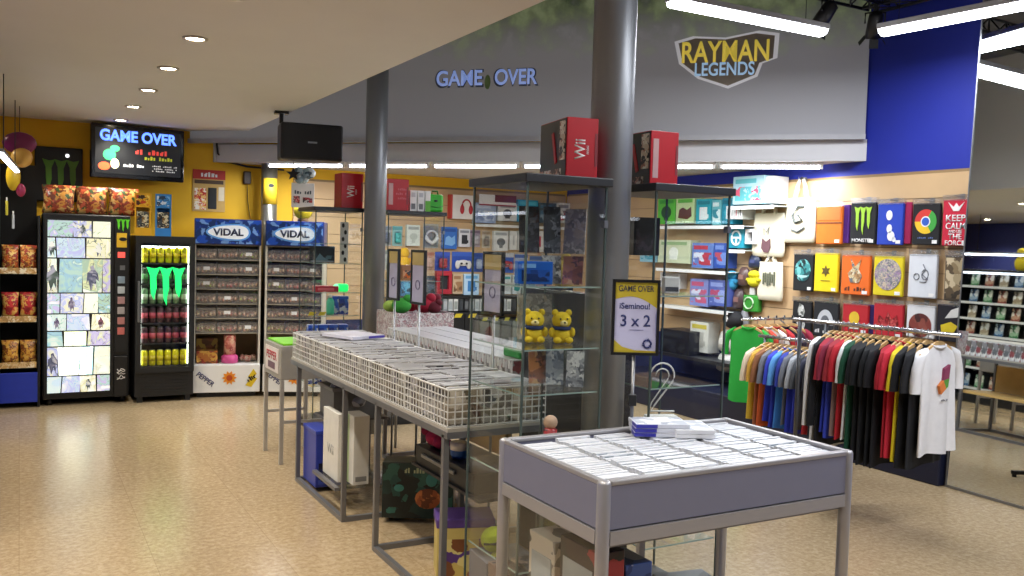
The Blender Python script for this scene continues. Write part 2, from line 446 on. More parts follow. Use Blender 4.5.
# hanging linear lamps
HL = lamp_mat('#f4f7ff', 14)
def hang_lamp(loc, rz, L, lab, pr=None):
    if pr is not None: return dup(pr, loc, rz, lab)
    t = thing('hanging_lamp', lab, 'lamp', loc, rz, 'hanging fluorescent lamps')
    s = MB(); prof = [(-.085, 0), (-.075, -.03), (-.03, -.05), (.03, -.05), (.075, -.03), (.085, 0)]
    s.loft([[(x, y, z) for y, z in prof] for x in (-L/2, L/2)]); s.build('diffuser', HL, t)
    s = MB(); s.b2((-L/2-.02, -.09, 0), (L/2+.02, .09, .05), 0, .01); s.build('housing', mat('#c4c5c8', .4), t)
    for k in (-1, 1): MB().cyl((k*L*.38, 0, .05), (k*L*.38, 0, TOPC-loc[2]), .003, 6).build('hanging_wire', BLACK, t)
    return t
hl = hang_lamp((4.5, 4.76, 3.3), 0, 1.4, 'long hanging lamp parallel to the back wall, in front of the projection screen')
hl.scale = (1, .75, .85)
hang_lamp((5.61, 4.0+.0, 3.3), rad(-83), 1.0, 'long hanging lamp beside the blue wall', hl).scale = (.72, .75, .85)
for i, (x, y, a) in enumerate(((3.6, 1.6, 0), (5.0, 1.2, 90), (3.4, -.6, 0))):  # more lamps of the same kind, added out of view to light the shop
    hang_lamp((x, y, 3.3), rad(a), 1.4, 'long hanging lamp added out of view, %s row behind the grey table' % ORD[i], hl)
# lighting truss with spotlights
def truss(label, a, b):
    a, b = Vector(a), Vector(b); d = b-a; L = d.length
    t = thing('lighting_truss', label, 'truss', a, math.atan2(d.y, d.x))
    s = MB()
    for yy, zz in ((-.1, 0), (.1, 0), (0, .17)): s.cyl((0, yy, zz), (L, yy, zz), .014, 8)
    s.build('rail', mat('#3a3b40', .35, .7), t)
    s = MB(); n = int(L/.2)
    for i in range(n):
        x0, x1 = i*L/n, (i+1)*L/n; xm = (x0+x1)/2
        for yy in (-.1, .1): s.cyl((x0, yy, 0), (xm, 0, .17), .007, 6); s.cyl((xm, 0, .17), (x1, yy, 0), .007, 6)
        s.cyl((x0, -.1, 0), (x1, .1, 0), .006, 6)
    s.build('lattice', mat('#3a3b40', .35, .7), t)
    s = MB()
    for x in (.25, L-.25): s.cyl((x, 0, .17), (x, 0, TOPC-a.z), .006, 6)
    s.build('hanging_rod', BLACK, t)
    return t
truss('dark lattice truss parallel to the back wall near the screen', (3.3, 5.0, 3.66), (6.1, 5.0, 3.66))
truss('dark lattice truss beside the blue wall', (6.12, 5.1, 3.66), (6.12, 4.1, 3.66))
def spot(loc, rz, lab, pr=None, tilt=0):
    if pr is not None: return dup(pr, loc, rz, lab)
    t = thing('spotlight', lab, 'spotlight', loc, rz, 'black spotlights on the truss')
    s = MB(); s.box((0, 0, -.03), (.03, .03, .06), 0, .004)
    s.tube([(-.075, 0, -.15), (-.075, 0, -.07), (0, 0, -.06), (.075, 0, -.07), (.075, 0, -.15)], .008, 6); s.build('yoke', BLACK, t)
    s = MB(); s.lathe([(.03, .1), (.055, .08), (.06, -.02), (.062, -.1), (.05, -.1), (.048, -.02)], seg=18)
    o = s.build('barrel', mat('#1b1c20', .4), t); o.location = (0, 0, -.16); o.rotation_euler = (rad(35), 0, 0)
    s = MB()
    for k in range(4):
        a = k*PI/2; s.bar((.06*math.cos(a), .06*math.sin(a), -.1), (.1*math.cos(a), .1*math.sin(a), -.16), .07, .003)
    o = s.build('barn_door', BLACK, t); o.location = (0, 0, -.16); o.rotation_euler = (rad(35), 0, 0)
    return t
sp = spot((5.42, 4.93, 3.65), rad(20), 'black spotlight on the truss, hanging over the projected logo edge')
spot((5.98, 4.93, 3.65), rad(-40), 'black spotlight at the truss corner beside the blue wall', sp)
spot((3.55, 4.93, 3.65), rad(60), 'black spotlight on the truss beside the tall dark pillar', sp)
# ================================================================== LEFT: MACHINES ON THE YELLOW WALL
BK = mat('#17181b', .35, 0, .05)
BK2 = mat('#0e0f11', .5)
# --- vending machine with comic panels
v = thing('vending_machine', 'black vending machine with a brightly lit comic-panel front', 'vending machine', (.19, 9.42, 0))
W, Hh = .76, 1.83
MB().b2((0, .02, .06), (W, .66, Hh), 0, .012).build('cabinet', BK, v)
s = MB()
for x in (.06, W-.06):
    for y in (.1, .58): s.cyl((x, y, 0), (x, y, .06), .025, 10)
s.build('foot', BK2, v)
PX0, PX1, PZ0, PZ1 = .035, .585, .12, 1.77
s = MB(); s.b2((PX0-.02, 0, PZ0-.02), (PX1+.02, .02, PZ1+.02)); fr = s.build('door', BK2, v)
tones = ['#cfe0d8', '#bccfe0', '#d9d8b8', '#a9c6c0', '#aeb4dc', '#dfe4d2', '#9fb7a4', '#e6e6d0', '#93b9c9', '#c9cfa6', '#b7b0d8']
rows = [(0, .10, [0, .22, .52, .78, 1]), (.10, .27, [0, .18, .5, .72, 1]), (.27, .36, [0, .26, .62, 1]), (.36, .46, [0, .3, .68, 1]), (.46, .58, [0, .2, .56, .8, 1]), (.58, .78, [0, .17, .55, .86, 1]), (.78, .9, [0, .15, .6, 1]), (.9, 1.0, [0, .4, .7, 1])]
pw, ph = PX1-PX0, PZ1-PZ0; k = 0
def comic_mat(c1, c2, dark, k, e):
    m, nt, b = newmat('comic_%d' % k); N, L = nt.nodes, nt.links
    tc = N.new('ShaderNodeTexCoord'); n = N.new('ShaderNodeTexNoise'); n.inputs['Scale'].default_value = 5+k % 4; n.inputs['Detail'].default_value = 3; n.inputs['Distortion'].default_value = 1.2
    mp = N.new('ShaderNodeMapping'); mp.inputs['Location'].default_value = (k*1.7, 0, k*.9); L.new(tc.outputs['Object'], mp.inputs[0]); L.new(mp.outputs[0], n.inputs['Vector'])
    r = N.new('ShaderNodeValToRGB'); e_ = r.color_ramp.elements
    e_[0].position = .36; e_[0].color = lin(c2); e_[1].position = .66; e_[1].color = lin('#eef2e8')
    for p_, c_ in ((.45, c1), (.492, c1), (.5, dark), (.512, c1), (.57, c2)): x_ = e_.new(p_); x_.color = lin(c_)
    L.new(n.outputs['Fac'], r.inputs['Fac']); L.new(r.outputs['Color'], b.inputs['Base Color']); L.new(r.outputs['Color'], b.inputs['Emission Color']); b.inputs['Emission Strength'].default_value = e
    b.inputs['Roughness'].default_value = .25
    return m
for a, b_, cuts in rows:
    for c0, c1 in zip(cuts, cuts[1:]):
        za, zb = PZ0+a*ph+.006, PZ0+b_*ph-.006; tl = .03*math.sin(k*2.1); tr = .03*math.sin(k*1.3+1)
        xa, xb = PX0+c0*pw+.005, PX0+c1*pw-.005
        q = [(xa, za), (xb, za), (xb+(tr*.4 if c1 < 1 else 0), zb), (xa+(tl*.4 if c0 > 0 else 0), zb)]
        dark = ['#5c6a68', '#42506a', '#6c6a4c', '#7c8c86'][k % 4]
        bright = .85 if a < .5 else .6
        core = a >= .1 and a < .36 and .15 < c0 < .6
        mm_ = comic_mat(tones[k % 11], tones[(k*3+1) % 11], dark, k, 3.0 if core else bright)
        MB().poly(q, -.006, 0).build('comic_panel', mm_, fr)
        if k in (2, 4, 11, 13, 15, 18, 20, 22, 24, 26) and xb-xa > .06:
            fx, fh = (xa+xb)/2, (zb-za)*.82; fc = ['#5a5f78', '#8a5a6a', '#54625c', '#6c5f80'][k % 4]; s = MB()
            s.poly([(fx-.05*fh, za+.01), (fx-.14*fh, za+.45*fh), (fx-.2*fh, za+.3*fh), (fx-.17*fh, za+.72*fh), (fx-.06*fh, za+.8*fh), (fx-.07*fh, za+.95*fh), (fx+.03*fh, za+fh), (fx+.08*fh, za+.84*fh), (fx+.18*fh, za+.7*fh), (fx+.22*fh, za+.4*fh), (fx+.12*fh, za+.5*fh), (fx+.14*fh, za+.01), (fx+.04*fh, za+.35*fh)], -.008, -.006)
            s.build('drawn_figure', comic_mat(fc, '#a8a8b8', '#30343c', k+7, .35 if not core else .9), fr)
        k += 1
s = MB(); s.b2((PX1+.035, -.004, .5), (W-.02, .02, 1.78)); cp = s.build('control_panel', BK2, v)
MB().b2((PX1+.05, -.012, 1.52), (W-.035, -.004, 1.66)).build('price_card', mat('#e0b428', .5), cp)
MB().poly(circ(PX1+.105, 1.60, .035, .018), -.0135, -.012).build('card_symbol', BLACK, cp)
MB().b2((PX1+.06, -.012, 1.42), (W-.05, -.004, 1.475)).build('display', lamp_mat('#ff5a50', .8), cp)
MB().b2((PX1+.08, -.012, 1.30), (W-.05, -.004, 1.345)).build('coin_slot', STEEL, cp)
for j in range(6):
    MB().b2((PX1+.06, -.014, 1.17-j*.1), (W-.05, -.004, 1.24-j*.1), 0, .004).build('button', mat(['#8da0b0', '#b9c0c4', '#b08888', '#a7a0a0', '#b57a76', '#c06a64'][j], .3), cp)
MB().b2((PX1+.03, -.012, .06), (W-.02, .02, .46), 0, .008).build('return_flap', BK, v)
s = MB()
random.seed(3)
for j in range(5):
    s.tube([(PX1+.06+.018*i, -.014, .24+.018*j*1.2+random.uniform(-.02, .02)) for i in range(5)], .004, 5)
s.build('scribble_sticker', WHITE, v)
GRN = mat('#58c322', .4, 0, .1, emit=.25)
def claw(s, cx, cz, w, h, y0, y1, m=0):
    for k, (dx, ln, kk) in enumerate(((-.36, .86, 1), (0, 1, .2), (.36, .8, -1))):
        x = cx+dx*w; t = h/2; wd = w*.11
        s.poly([(x-wd*1.7, cz+t), (x+wd*.2, cz+t*.9), (x+wd*1.8, cz+t*.98), (x+wd*.8, cz+t*.5), (x+wd*.9, cz-t*.1), (x+wd*.4, cz-t*.5), (x+wd*.3, cz+t-h*ln), (x-wd*.5, cz+t-h*ln*.82), (x-wd*.7, cz-t*.05), (x-wd*.8, cz+t*.55)], y0, y1, m)
s = MB(); claw(s, PX1+.105, 1.735, .11, .12, -.014, -.004); s.build('claw_sticker', GRN, v)
# --- drinks fridge
fx0, fw_, fz = .985, .545, 1.64
f = thing('drinks_fridge', 'black glass-door drinks fridge with a glowing green claw mark', 'fridge', (fx0, 9.28, 0))
T = .045
s = MB(); s.b2((0, .04, .06), (T, .6, fz)); s.b2((fw_-T, .04, .06), (fw_, .6, fz)); s.b2((T, .04, fz-.1), (fw_-T, .6, fz)); s.b2((T, .55, .345), (fw_-T, .6, fz-.1)); s.b2((T, .04, .06), (fw_-T, .6, .345))
s.build('cabinet', BK, f)
s = MB()
for x in (.05, fw_-.05): s.b2((x-.025, .06, 0), (x+.025, .12, .06)); s.b2((x-.025, .5, 0), (x+.025, .56, .06))
s.build('foot', BK2, f)
d = MB(); d.b2((0, 0, .30), (.05, .04, fz)); d.b2((fw_-.05, 0, .30), (fw_, .04, fz)); d.b2((.05, 0, fz-.07), (fw_-.05, .04, fz)); d.b2((.05, 0, .30), (fw_-.05, .04, .35))
dr = d.build('door', BK2, f)
MB().b2((.05, .015, .35), (fw_-.05, .021, fz-.07)).build('door_glass', GLASS, dr)
MB().b2((.015, -.03, .8), (.035, 0, 1.2), 0, .006).build('handle', STEEL, dr)
GLOW = lamp_mat('#18e268', 1.5)
s = MB(); claw(s, fw_*.5, 1.15, .32, .38, .004, .012); s.build('glowing_claw', GLOW, dr)
s = MB()
for j in range(7): s.b2((.05, .034, .1+j*.033), (fw_-.05, .046, .118+j*.033))
s.build('grille', BK2, f)
MB().poly(circ(fw_/2, .34, .03, .008), .03, .04).build('badge', STEEL, f)
MB().b2((T+.01, .07, fz-.115), (fw_-T-.01, .10, fz-.1)).build('light_tube', lamp_mat('#f4fff4', 24), f)
for x in (T+.004, fw_-T-.012): MB().b2((x, .055, .37), (x+.008, .075, fz-.12)).build('light_strip', lamp_mat('#f4fff0', 4.5), f)  # side strips added to brighten the cans
shz = [.36, .585, .785, .97, 1.17, 1.375]
for z in shz: MB().b2((T, .05, z-.012), (fw_-T, .54, z)).build('shelf', mat('#2a2c30', .4), f)
canm = {}
def can_mesh(col, band):
    s = MB(); r, h = .032, .155
    s.lathe([(r*.75, 0), (r, .01), (r, h-.015), (r*.8, h)], seg=14)
    s.lathe([(r*1.01, h*.3), (r*1.01, h*.65)], seg=14, m=1)
    s.lathe([(r*.78, h-.002), (r*.8, h+.004)], seg=14, m=2)
    return s.mesh('drinks_can', [mat(col, .3, .3), mat(band, .35), STEEL])
canrow = [('#e3dc1c', '#d6c414', 'yellow'), ('#3a4a3a', '#58905a', 'black and green'), ('#6a8a6a', '#c8d8c8', 'pale green'), ('#4a3038', '#b04858', 'dark red-banded'), ('#e3dc1c', '#c7b713', 'yellow')]
zs = shz
for ri, z in enumerate(zs):
    c = canrow[[4, 3, 3, 2, 1, 0][ri]]; me = can_mesh(c[0], c[1])
    for j in range(6):
        o = bpy.data.objects.new('drinks_can', me); COL.objects.link(o)
        o.location = (fx0+.09+j*.073, 9.28+.09, z)
        tag(o, '%s drinks can, %s from the vending machine, %s fridge shelf from below' % (c[2], ORD[j], ORD[ri]), 'drinks can', 'cans in the drinks fridge')
# --- black shelf unit with snacks beside the vending machine
sr = thing('snack_rack', 'black shelf bay with snack bags beside the vending machine', 'shelf unit', (-.16, 9.42, 0))
w = .33
s = MB()
s.b2((-.04, 0, 0), (0, .6, 2.3)); s.b2((w-.02, 0, 0), (w, .6, 1.8)); s.b2((0, .56, 0), (w-.02, .6, 2.3)); s.build('side_panel', BK2, sr)
snz = [(.41, 'lowest'), (.84, 'middle'), (1.29, 'top')]
for z, nm in snz:
    s = MB(); s.b2((0, .02, z-.03), (w-.02, .56, z)); sh = s.build('shelf', BK2, sr)
    MB().b2((.0, .005, z-.035), (w-.03, .02, z+.02)).build('price_strip', pmat(('#d8b98a', '#e8dcc0', '#b08850', '#c9a060'), 40, .5), sh)
MB().b2((0, .0, .05), (w-.02, .03, .33), 0, .005).build('blue_panel', mat('#2238a8', .4), sr)
def bag(w, h, d, mats):
    s = MB(); rings = []
    n = 14
    for i, t in enumerate([0, .06, .2, .5, .8, .94, 1]):
        k = [.3, .7, .95, 1, .75, .2, .04][i]; ww = [.9, .97, .93, .86, .9, .98, .96][i]
        rings.append([(w/2*ww*math.copysign(abs(math.cos(a))**.6, math.cos(a)), d/2*k*math.sin(a)*(1+.12*math.sin(5*a+i)), h*t+h*.02*math.sin(7*a+2*i)*(t > .3)) for a in [2*PI*j/n for j in range(n)]])
    s.loft(rings); return s.mesh('snack_bag', mats)
bagm = bag(.15, .23, .09, pmat(('#a83a2c', '#d8a24a', '#e8c87a', '#7c4a2a', '#c86a30'), 42, .3))
bagr = bag(.15, .24, .09, pmat(('#b02028', '#c83a38', '#d8a24a', '#8a1a20', '#dbb060'), 34, .3))
bago = bag(.15, .22, .09, pmat(('#d8a040', '#c07a28', '#6c3a20', '#e0b458', '#8a4a2a'), 40, .3))
for (z, nm), me in zip(snz, (bago, bagr, bagm)):
    for j in range(2):
        o = bpy.data.objects.new('snack_bag', me); COL.objects.link(o); o.location = (-.16+.085+j*.15, 9.5, z)
        tag(o, 'crinkled snack bag on the %s shelf of the black bay, %s' % (nm, ['away from the vending machine', 'next to the vending machine'][j]), 'snack bag', 'snack bags')
bigbag = bag(.3, .27, .16, pmat(('#a04030', '#d89a48', '#e0b870', '#7a3a24', '#3f5a34', '#c85a3a'), 30, .3))
for j, nm in enumerate(('beside the dark claw sign', 'middle of three', 'under the television')):
    o = bpy.data.objects.new('snack_bag', bigbag); COL.objects.link(o); o.location = (.19+.14+j*.285, 9.62, 1.83)
    o.rotation_euler[2] = rad(-8+8*j)
    tag(o, 'large crinkled snack bag on top of the vending machine, %s' % nm, 'snack bag', 'snack bags on the vending machine')
# --- dark claw sign on the wall
t = thing('wall_sign', 'black wall sign with green claw marks beside the television', 'sign', (.36, BW, 1.98))
MB().b2((-.23, -.05, -.02), (.2, 0, .52), 0, .01).build('board', BK2, t)
s = MB(); claw(s, 0, .22, .3, .36, -.056, -.05); s.build('claw_mark', mat('#4f7f22', .5), t)
MB().ball((.06, -.055, .44), .018).build('sign_light', lamp_mat('#ffffff', 2), t)
# --- television
tv = thing('wall_television', 'black flat television on the yellow wall with blue lettering lit up', 'television', (1.055, 9.9, 2.205), rad(7))
tw, th = .90, .54
MB().b2((-tw/2, -.07, 0), (tw/2, .0, th), 0, .012).build('housing', BLACKG, tv)
sd = MB().b2((-tw/2+.04, -.076, .05), (tw/2-.04, -.068, th-.04)).build('screen', lamp_mat('#0c0f14', 1), tv)
MB().b2((-.1, 0, .15), (.1, .12, .4)).build('wall_bracket', BLACK, tv)
text('GAME OVER', .74, .115, lamp_mat('#5c86ff', 2.6), sd, (0.0, -.0775, .43), 'screen_lettering', bold=.035)
bars(.36, .05, lamp_mat('#c04038', 1.0), sd, (.14, -.0775, .285), 9)
bars(.28, .036, lamp_mat('#9aa028', .8), sd, (.19, -.0775, .225), 10)
bars(.2, .03, lamp_mat('#e8e8e8', 1.2), sd, (-.05, -.0775, .14), 8)
for zz in (.15, .125, .1): bars(.25, .014, lamp_mat('#b0b0b0', .8), sd, (.25, -.0775, zz), 14)
# round green and orange shapes of the picture on the screen
s = MB(); s.poly(circ(-.28, .235, .06, .055), -.0785, -.0765); s.poly(circ(-.23, .30, .045, .032), -.0785, -.0765); s.build('picture_shape', lamp_mat('#26c060', 1.3), sd)
s = MB(); s.poly(circ(-.33, .12, .055, .04), -.0785, -.0765); s.build('picture_shape', lamp_mat('#ff5a30', 1.2), sd)
s = MB(); s.poly(circ(-.23, .15, .04, .05), -.079, -.0765); s.build('picture_shape', lamp_mat('#f4f0c0', 1.2), sd)
# --- two cardboard dispensers on the fridge
for j, (c, c2, nm) in enumerate((('#e0a818', ('#e0a818', '#c03a24', '#3a2a20', '#f0d060'), 'yellow'), ('#2f7fc4', ('#2f7fc4', '#c8d8e4', '#1f3a5a', '#70b0e0'), 'blue'))):
    t = thing('card_dispenser', 'tall %s cardboard dispenser standing on the drinks fridge' % nm, 'dispenser', (1.075+j*.19, 9.55, 1.64), rad(-8))
    s = MB(); s.b2((-.075, -.06, 0), (.075, .06, .02)); s.b2((-.075, -.06, .02), (-.06, .06, .3)); s.b2((.06, -.06, .02), (.075, .06, .3)); s.b2((-.06, .04, .02), (.06, .06, .3)); s.b2((-.06, -.06, .02), (.06, -.05, .08)); s.b2((-.075, -.06, .28), (.075, .06, .42))
    s.build('box', mat(c, .5), t)
    MB().b2((-.06, -.063, .3), (.06, -.06, .4)).build('header_print', pmat(c2, 30), t)
    MB().b2((-.055, -.045, .08), (.055, .03, .24)).build('packets', pmat(('#202428', '#d8d0b0', '#806030', '#404a50'), 40), t)
# --- poster on the yellow wall
t = thing('wall_poster', 'red and yellow mobile phone poster on the yellow wall', 'poster', (1.80, BW-.002, 2.14))
MB().b2((-.17, -.006, -.22), (.17, 0, .23)).build('paper', mat('#c9a45c', .5), t)
MB().b2((-.17, -.008, .13), (.17, -.006, .23)).build('red_header', mat('#b0281c', .5), t)
MB().b2((-.15, -.009, .08), (.15, -.006, .12)).build('dark_band', mat('#4a3420', .5), t)
MB().b2((-.01, -.012, -.19), (.08, -.006, .04), 0, .004).build('phone_picture', BLACK, t)
MB().b2((-.15, -.009, -.2), (-.03, -.006, .03)).build('small_print', pmat(('#d85a30', '#e8c070', '#f0e8d8', '#c02020'), 40), t)
MB().b2((.1, -.009, -.1), (.16, -.006, .05)).build('price_print', mat('#e8dcc0', .5), t)
bars(.26, .05, WHITE, t, (0, -.009, .18), 7)
# --- hung loudspeaker
t = thing('hanging_loudspeaker', 'black loudspeaker hung from the edge of the lowered ceiling', 'loudspeaker', (2.27, 7.9, 2.345), rad(-8))
MB().b2((-.27, -.16, 0), (.27, .12, .32), 0, .02).build('cabinet', BLACK, t)
MB().b2((-.255, -.172, .015), (.255, -.158, .305), 0, .006).build('grille', mat('#1a1b1e', .7, 0, .3, 300), t)
MB().b2((-.04, -.175, .145), (.04, -.171, .16)).build('badge', STEEL, t)
s = MB(); s.cyl((-.25, 0, .32), (-.25, 0, .425), .018, 10); s.b2((-.31, -.05, .40), (-.19, .05, .425)); s.build('ceiling_bracket', BLACK, t)
# --- VIDAL sweet stands
def vidal(name, loc, rz, lab, ncol=3, w=.66, seed=1):
    t = thing(name, lab, 'sweet stand', loc, rz); random.seed(seed)
    MB().b2((0, .0, .05), (w, .5, .335), 0, .006).build('base_box', WHITE, t)
    s = MB(); s.b2((.04, .04, 0), (w-.04, .46, .05)); s.build('plinth', BK2, t)
    s = MB(); s.b2((0, .44, .335), (w, .5, 1.83)); s.build('back_panel', mat('#6b5a3c', .6), t)
    for x in (0, w-.018): MB().b2((x, .08, .335), (x+.018, .44, 1.6)).build('side_panel', mat('#cfcabc', .4), t)
    tp = MB().b2((0, .06, 1.57), (w, .44, 1.835), 0, .01).build('header_box', mat('#1c2f70', .3), t)
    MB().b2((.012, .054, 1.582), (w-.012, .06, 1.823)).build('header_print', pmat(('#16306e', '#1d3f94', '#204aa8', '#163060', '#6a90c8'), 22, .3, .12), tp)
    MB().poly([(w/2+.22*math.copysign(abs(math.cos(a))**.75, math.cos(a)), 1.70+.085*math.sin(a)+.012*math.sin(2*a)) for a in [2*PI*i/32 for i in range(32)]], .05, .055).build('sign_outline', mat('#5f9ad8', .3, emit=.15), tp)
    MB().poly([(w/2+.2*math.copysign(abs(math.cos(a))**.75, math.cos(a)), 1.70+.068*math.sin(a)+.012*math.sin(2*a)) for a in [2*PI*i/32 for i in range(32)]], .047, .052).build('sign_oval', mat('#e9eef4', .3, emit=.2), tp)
    text('VIDAL', .30, .075, mat('#16223f', .4), tp, (w/2, .045, 1.70), bold=.04)
    for r in range(7): MB().b2((.018, .09, .648+r*.152), (w-.018, .44, .656+r*.152)).build('shelf', mat('#a89f8c', .4), t)
    text('PEPPER', .2, .05, mat('#232b66', .4), t, (.125, -.003, .19), 'lettering', spin=rad(-38), bold=.02)
    star = []
    for i in range(20):
        a = 2*PI*i/20; rr = .075 if i % 2 == 0 else .048; star.append((w*.54+rr*math.cos(a), .2+rr*math.sin(a)))
    MB().poly(star, -.004, 0).build('orange_star', mat('#e08a1c', .5), t)
    MB().poly(circ(w*.54, .2, .03, .03), -.006, -.002).build('star_middle', mat('#b8481c', .5), t)
    z_ = [(w*.78, .12), (w*.86, .2), (w*.82, .21), (w*.9, .29), (w*.95, .24), (w*.91, .2), (w*.96, .19), (w*.87, .1)]
    MB().poly(z_, -.004, 0).build('yellow_flash', mat('#d8b81c', .5), t)
    bars(.09, .05, BLACK, t, (w*.868, -.0045, .195), 4, spin=rad(35))
    return t
st1 = (1.545, 9.44, 0); a1 = rad(-10)
st2 = (2.215, 9.30, 0); a2 = rad(-22)
vidal('sweet_stand', st1, a1, 'white sweet stand with a blue oval-lettered header beside the drinks fridge')
vidal('sweet_stand', st2, a2, 'white sweet stand with a blue oval-lettered header beside the glass case', w=.6, seed=5)
FROST = glass_mat((.95, .95, .95), .2, .4, .35)
bins = []
for v_, c in enumerate(('#b58a72', '#c0a890', '#a86a60', '#bfb08a', '#b0545c', '#94b050')):
    s = MB(); random.seed(v_)
    for i in range(5):
        for j in range(2): s.ball((-.075+i*.037+random.uniform(-.006, .006), .03+j*.07, .03+random.uniform(0, .02)), (.026, .034, .03), 0, 8)
    cm = s.mesh('sweets', pmat((c, '#d8c8b0', '#8a5a4c', '#c88a80', '#a89a88'), 60, .4))
    s = MB(); s.b2((-.098, .0, 0), (.098, .004, .105)); s.b2((-.098, 0, .0), (-.094, .26, .115)); s.b2((.094, 0, .0), (.098, .26, .115)); s.b2((-.094, .256, 0), (.094, .26, .115)); s.b2((-.094, .004, 0), (.094, .256, .004))
    bins.append((cm, s.mesh('tub', FROST)))
tagm = MB().b2((-.03, -.002, .04), (.03, 0, .075)).mesh('price_card', WHITE)
lidm = MB().b2((-.1, -.004, .112), (.1, .01, .122)).mesh('lid', CLEAR)
def place_bins(base, rz, w, where, skip=()):
    R = Matrix.Rotation(rz, 3, 'Z'); k = 0
    for r in range(6):
        for c in range(3):
            k += 1
            p = Vector(base) + R @ Vector((.018+(c+.5)*(w-.036)/3, .10, .658+r*.152))
            t = thing('sweet_bin', 'clear sweet bin, %s shelf from below, %s column, on the stand %s' % (ORD[r], ['fridge-side', 'middle', 'case-side'][c], where), 'sweet bin', p, rz, 'clear sweet bins')
            cm, tm = bins[(k*5+r) % 6]
            sx = (w-.04)/3/.2
            for nm, me in (('tub', tm), ('sweets', cm), ('lid', lidm)) + ((('price_card', tagm),) if (k*7) % 5 < 2 else ()):
                o = bpy.data.objects.new(nm, me); COL.objects.link(o); o.parent = t
                if nm == 'sweets': o['kind'] = 'stuff'
            t.scale = (sx, 1, 1)
place_bins(st1, a1, .66, 'beside the fridge'); place_bins(st2, a2, .6, 'beside the glass case')
def on_stand(base, rz, x, y, z): return Vector(base) + Matrix.Rotation(rz, 3, 'Z') @ Vector((x, y, z))
t = thing('sweet_jar', 'tall pink sweet jar in the open bay of the sweet stand', 'jar', on_stand(st1, a1, .36, .16, .335))
MB().lathe([(.07, 0), (.085, .01), (.085, .07), (.06, .09)], seg=20).build('base', mat('#d0508c', .4), t)
MB().lathe([(.06, .085), (.062, .28), (.05, .3)], seg=18).build('jar_body', pmat(('#c06858', '#d89080', '#a84a48', '#d8b090'), 40, .3), t)
t = thing('sweet_box', 'brown box of sweets in the open bay beside the pink jar', 'box', on_stand(st1, a1, .03, .12, .335), a1)
MB().b2((0, 0, 0), (.21, .2, .13), 0, .003).build('tray', pmat(('#6a3a24', '#a8642c', '#8a2a20', '#c09040'), 25), t)
MB().b2((0, .19, .13), (.21, .2, .24)).build('backing_card', pmat(('#7a4a28', '#a89040', '#5a3a20'), 18), t)
t = thing('sweet_tray', 'low tray of sweets in the open bay beyond the pink jar', 'tray', on_stand(st1, a1, .46, .12, .335), a1)
MB().b2((0, 0, 0), (.17, .2, .05)).build('tray', CLEAR, t)
s = MB(); random.seed(2)
for i in range(14): s.ball((.02+.13*random.random(), .03+.14*random.random(), .03+.03*random.random()), .025, 0, 8)
o = s.build('sweets', pmat(('#c08a80', '#d8c0a8', '#a85a50'), 50), t); o['kind'] = 'stuff'
t = thing('sweet_tray', 'low tray of yellow sweets on the stand beside the glass case', 'tray', on_stand(st2, a2, .06, .1, .335), a2)
MB().b2((0, 0, 0), (.4, .2, .05)).build('tray', CLEAR, t)
s = MB()
for i in range(24): s.ball((.03+.34*random.random(), .03+.14*random.random(), .03+.03*random.random()), .025, 0, 8)
o = s.build('sweets', pmat(('#d8b040', '#8a5a30', '#d8c0a8'), 50), t); o['kind'] = 'stuff'
# --- promotional things hanging above the second stand
t = thing('hanging_card', 'white printed card with grey balloon shapes hung over the sweet stand', 'display card', (2.44, 8.7, 1.98), rad(-10))
MB().b2((-.11, -.004, -.02), (.11, .004, .22), 0, .003).build('card', WHITE, t)
bars(.17, .035, mat('#44505a', .5), t, (0, -.005, .13), 7)
MB().b2((-.09, -.007, .02), (-.03, -.004, .09)).build('code_print', pmat(('#202428', '#c02838', '#e0e0dc'), 60), t)
MB().b2((.0, -.007, .03), (.09, -.004, .08)).build('photo_print', pmat(('#40505a', '#a83038', '#d0d0cc', '#303438'), 50), t)
s = MB(); random.seed(9)
for i in range(9): s.ball((-.06+.15*random.random(), -.03+.05*random.random(), .24+.14*random.random()), (.045, .035, .045), 0, 10)
s.build('foil_bow', pmat(('#a8c0c8', '#d8e4e8', '#5a7078', '#8aa4b0'), 25, .25), t)
s = MB(); s.poly([(( .07 if i % 2 == 0 else .03)*math.cos(PI/2+PI*i/5)-.1, .3+(.07 if i % 2 == 0 else .03)*math.sin(PI/2+PI*i/5)) for i in range(10)], -.06, -.045); s.build('black_star', BLACK, t)
MB().cyl((-.1, -.05, .36), (-.1, -.05, .5), .003, 6).build('hanging_cord', BLACK, t)
t = thing('plush_ball', 'round yellow plush ball on top of the sweet stand beside the glass case', 'plush toy', on_stand(st2, a2, .36, .25, 1.855))
s = MB(); s.ball((0, 0, .1), (.1, .1, .1), 0, 20); s.build('body', mat('#dfc622', .9, 0, .1, 60, bump=.3), t)
MB().ball((.03, -.09, .12), (.025, .012, .02)).build('patch', BLACK, t)
MB().lathe([(.05, -.02), (.06, -.01), (.05, .02)], seg=16).build('base_ring', mat('#8a6a50', .6), t)
# wall telephone-like device with wire
t = thing('wall_box', 'small dark box with a hanging wire on the yellow wall', 'wall box', (2.2, BW, 2.24))
MB().b2((-.04, -.05, 0), (.04, 0, .14), 0, .01).build('case', mat('#3a2a20', .5), t)
MB().tube([(0, -.03, 0), (.01, -.03, -.2), (.04, -.03, -.4), (.02, -.03, -.6)], .004, 6).build('wire', BLACK, t)
o = MB().tube([(1.86, BW-.05, 2.72), (1.88, BW-.05, 2.55), (1.98, BW-.05, 2.47), (2.2, BW-.05, 2.43), (2.6, BW-.05, 2.42)], .012, 6).build('wall_cable', BLACK)
tag(o, 'black cable running along the pale boxed beam above the yellow wall', 'cable')
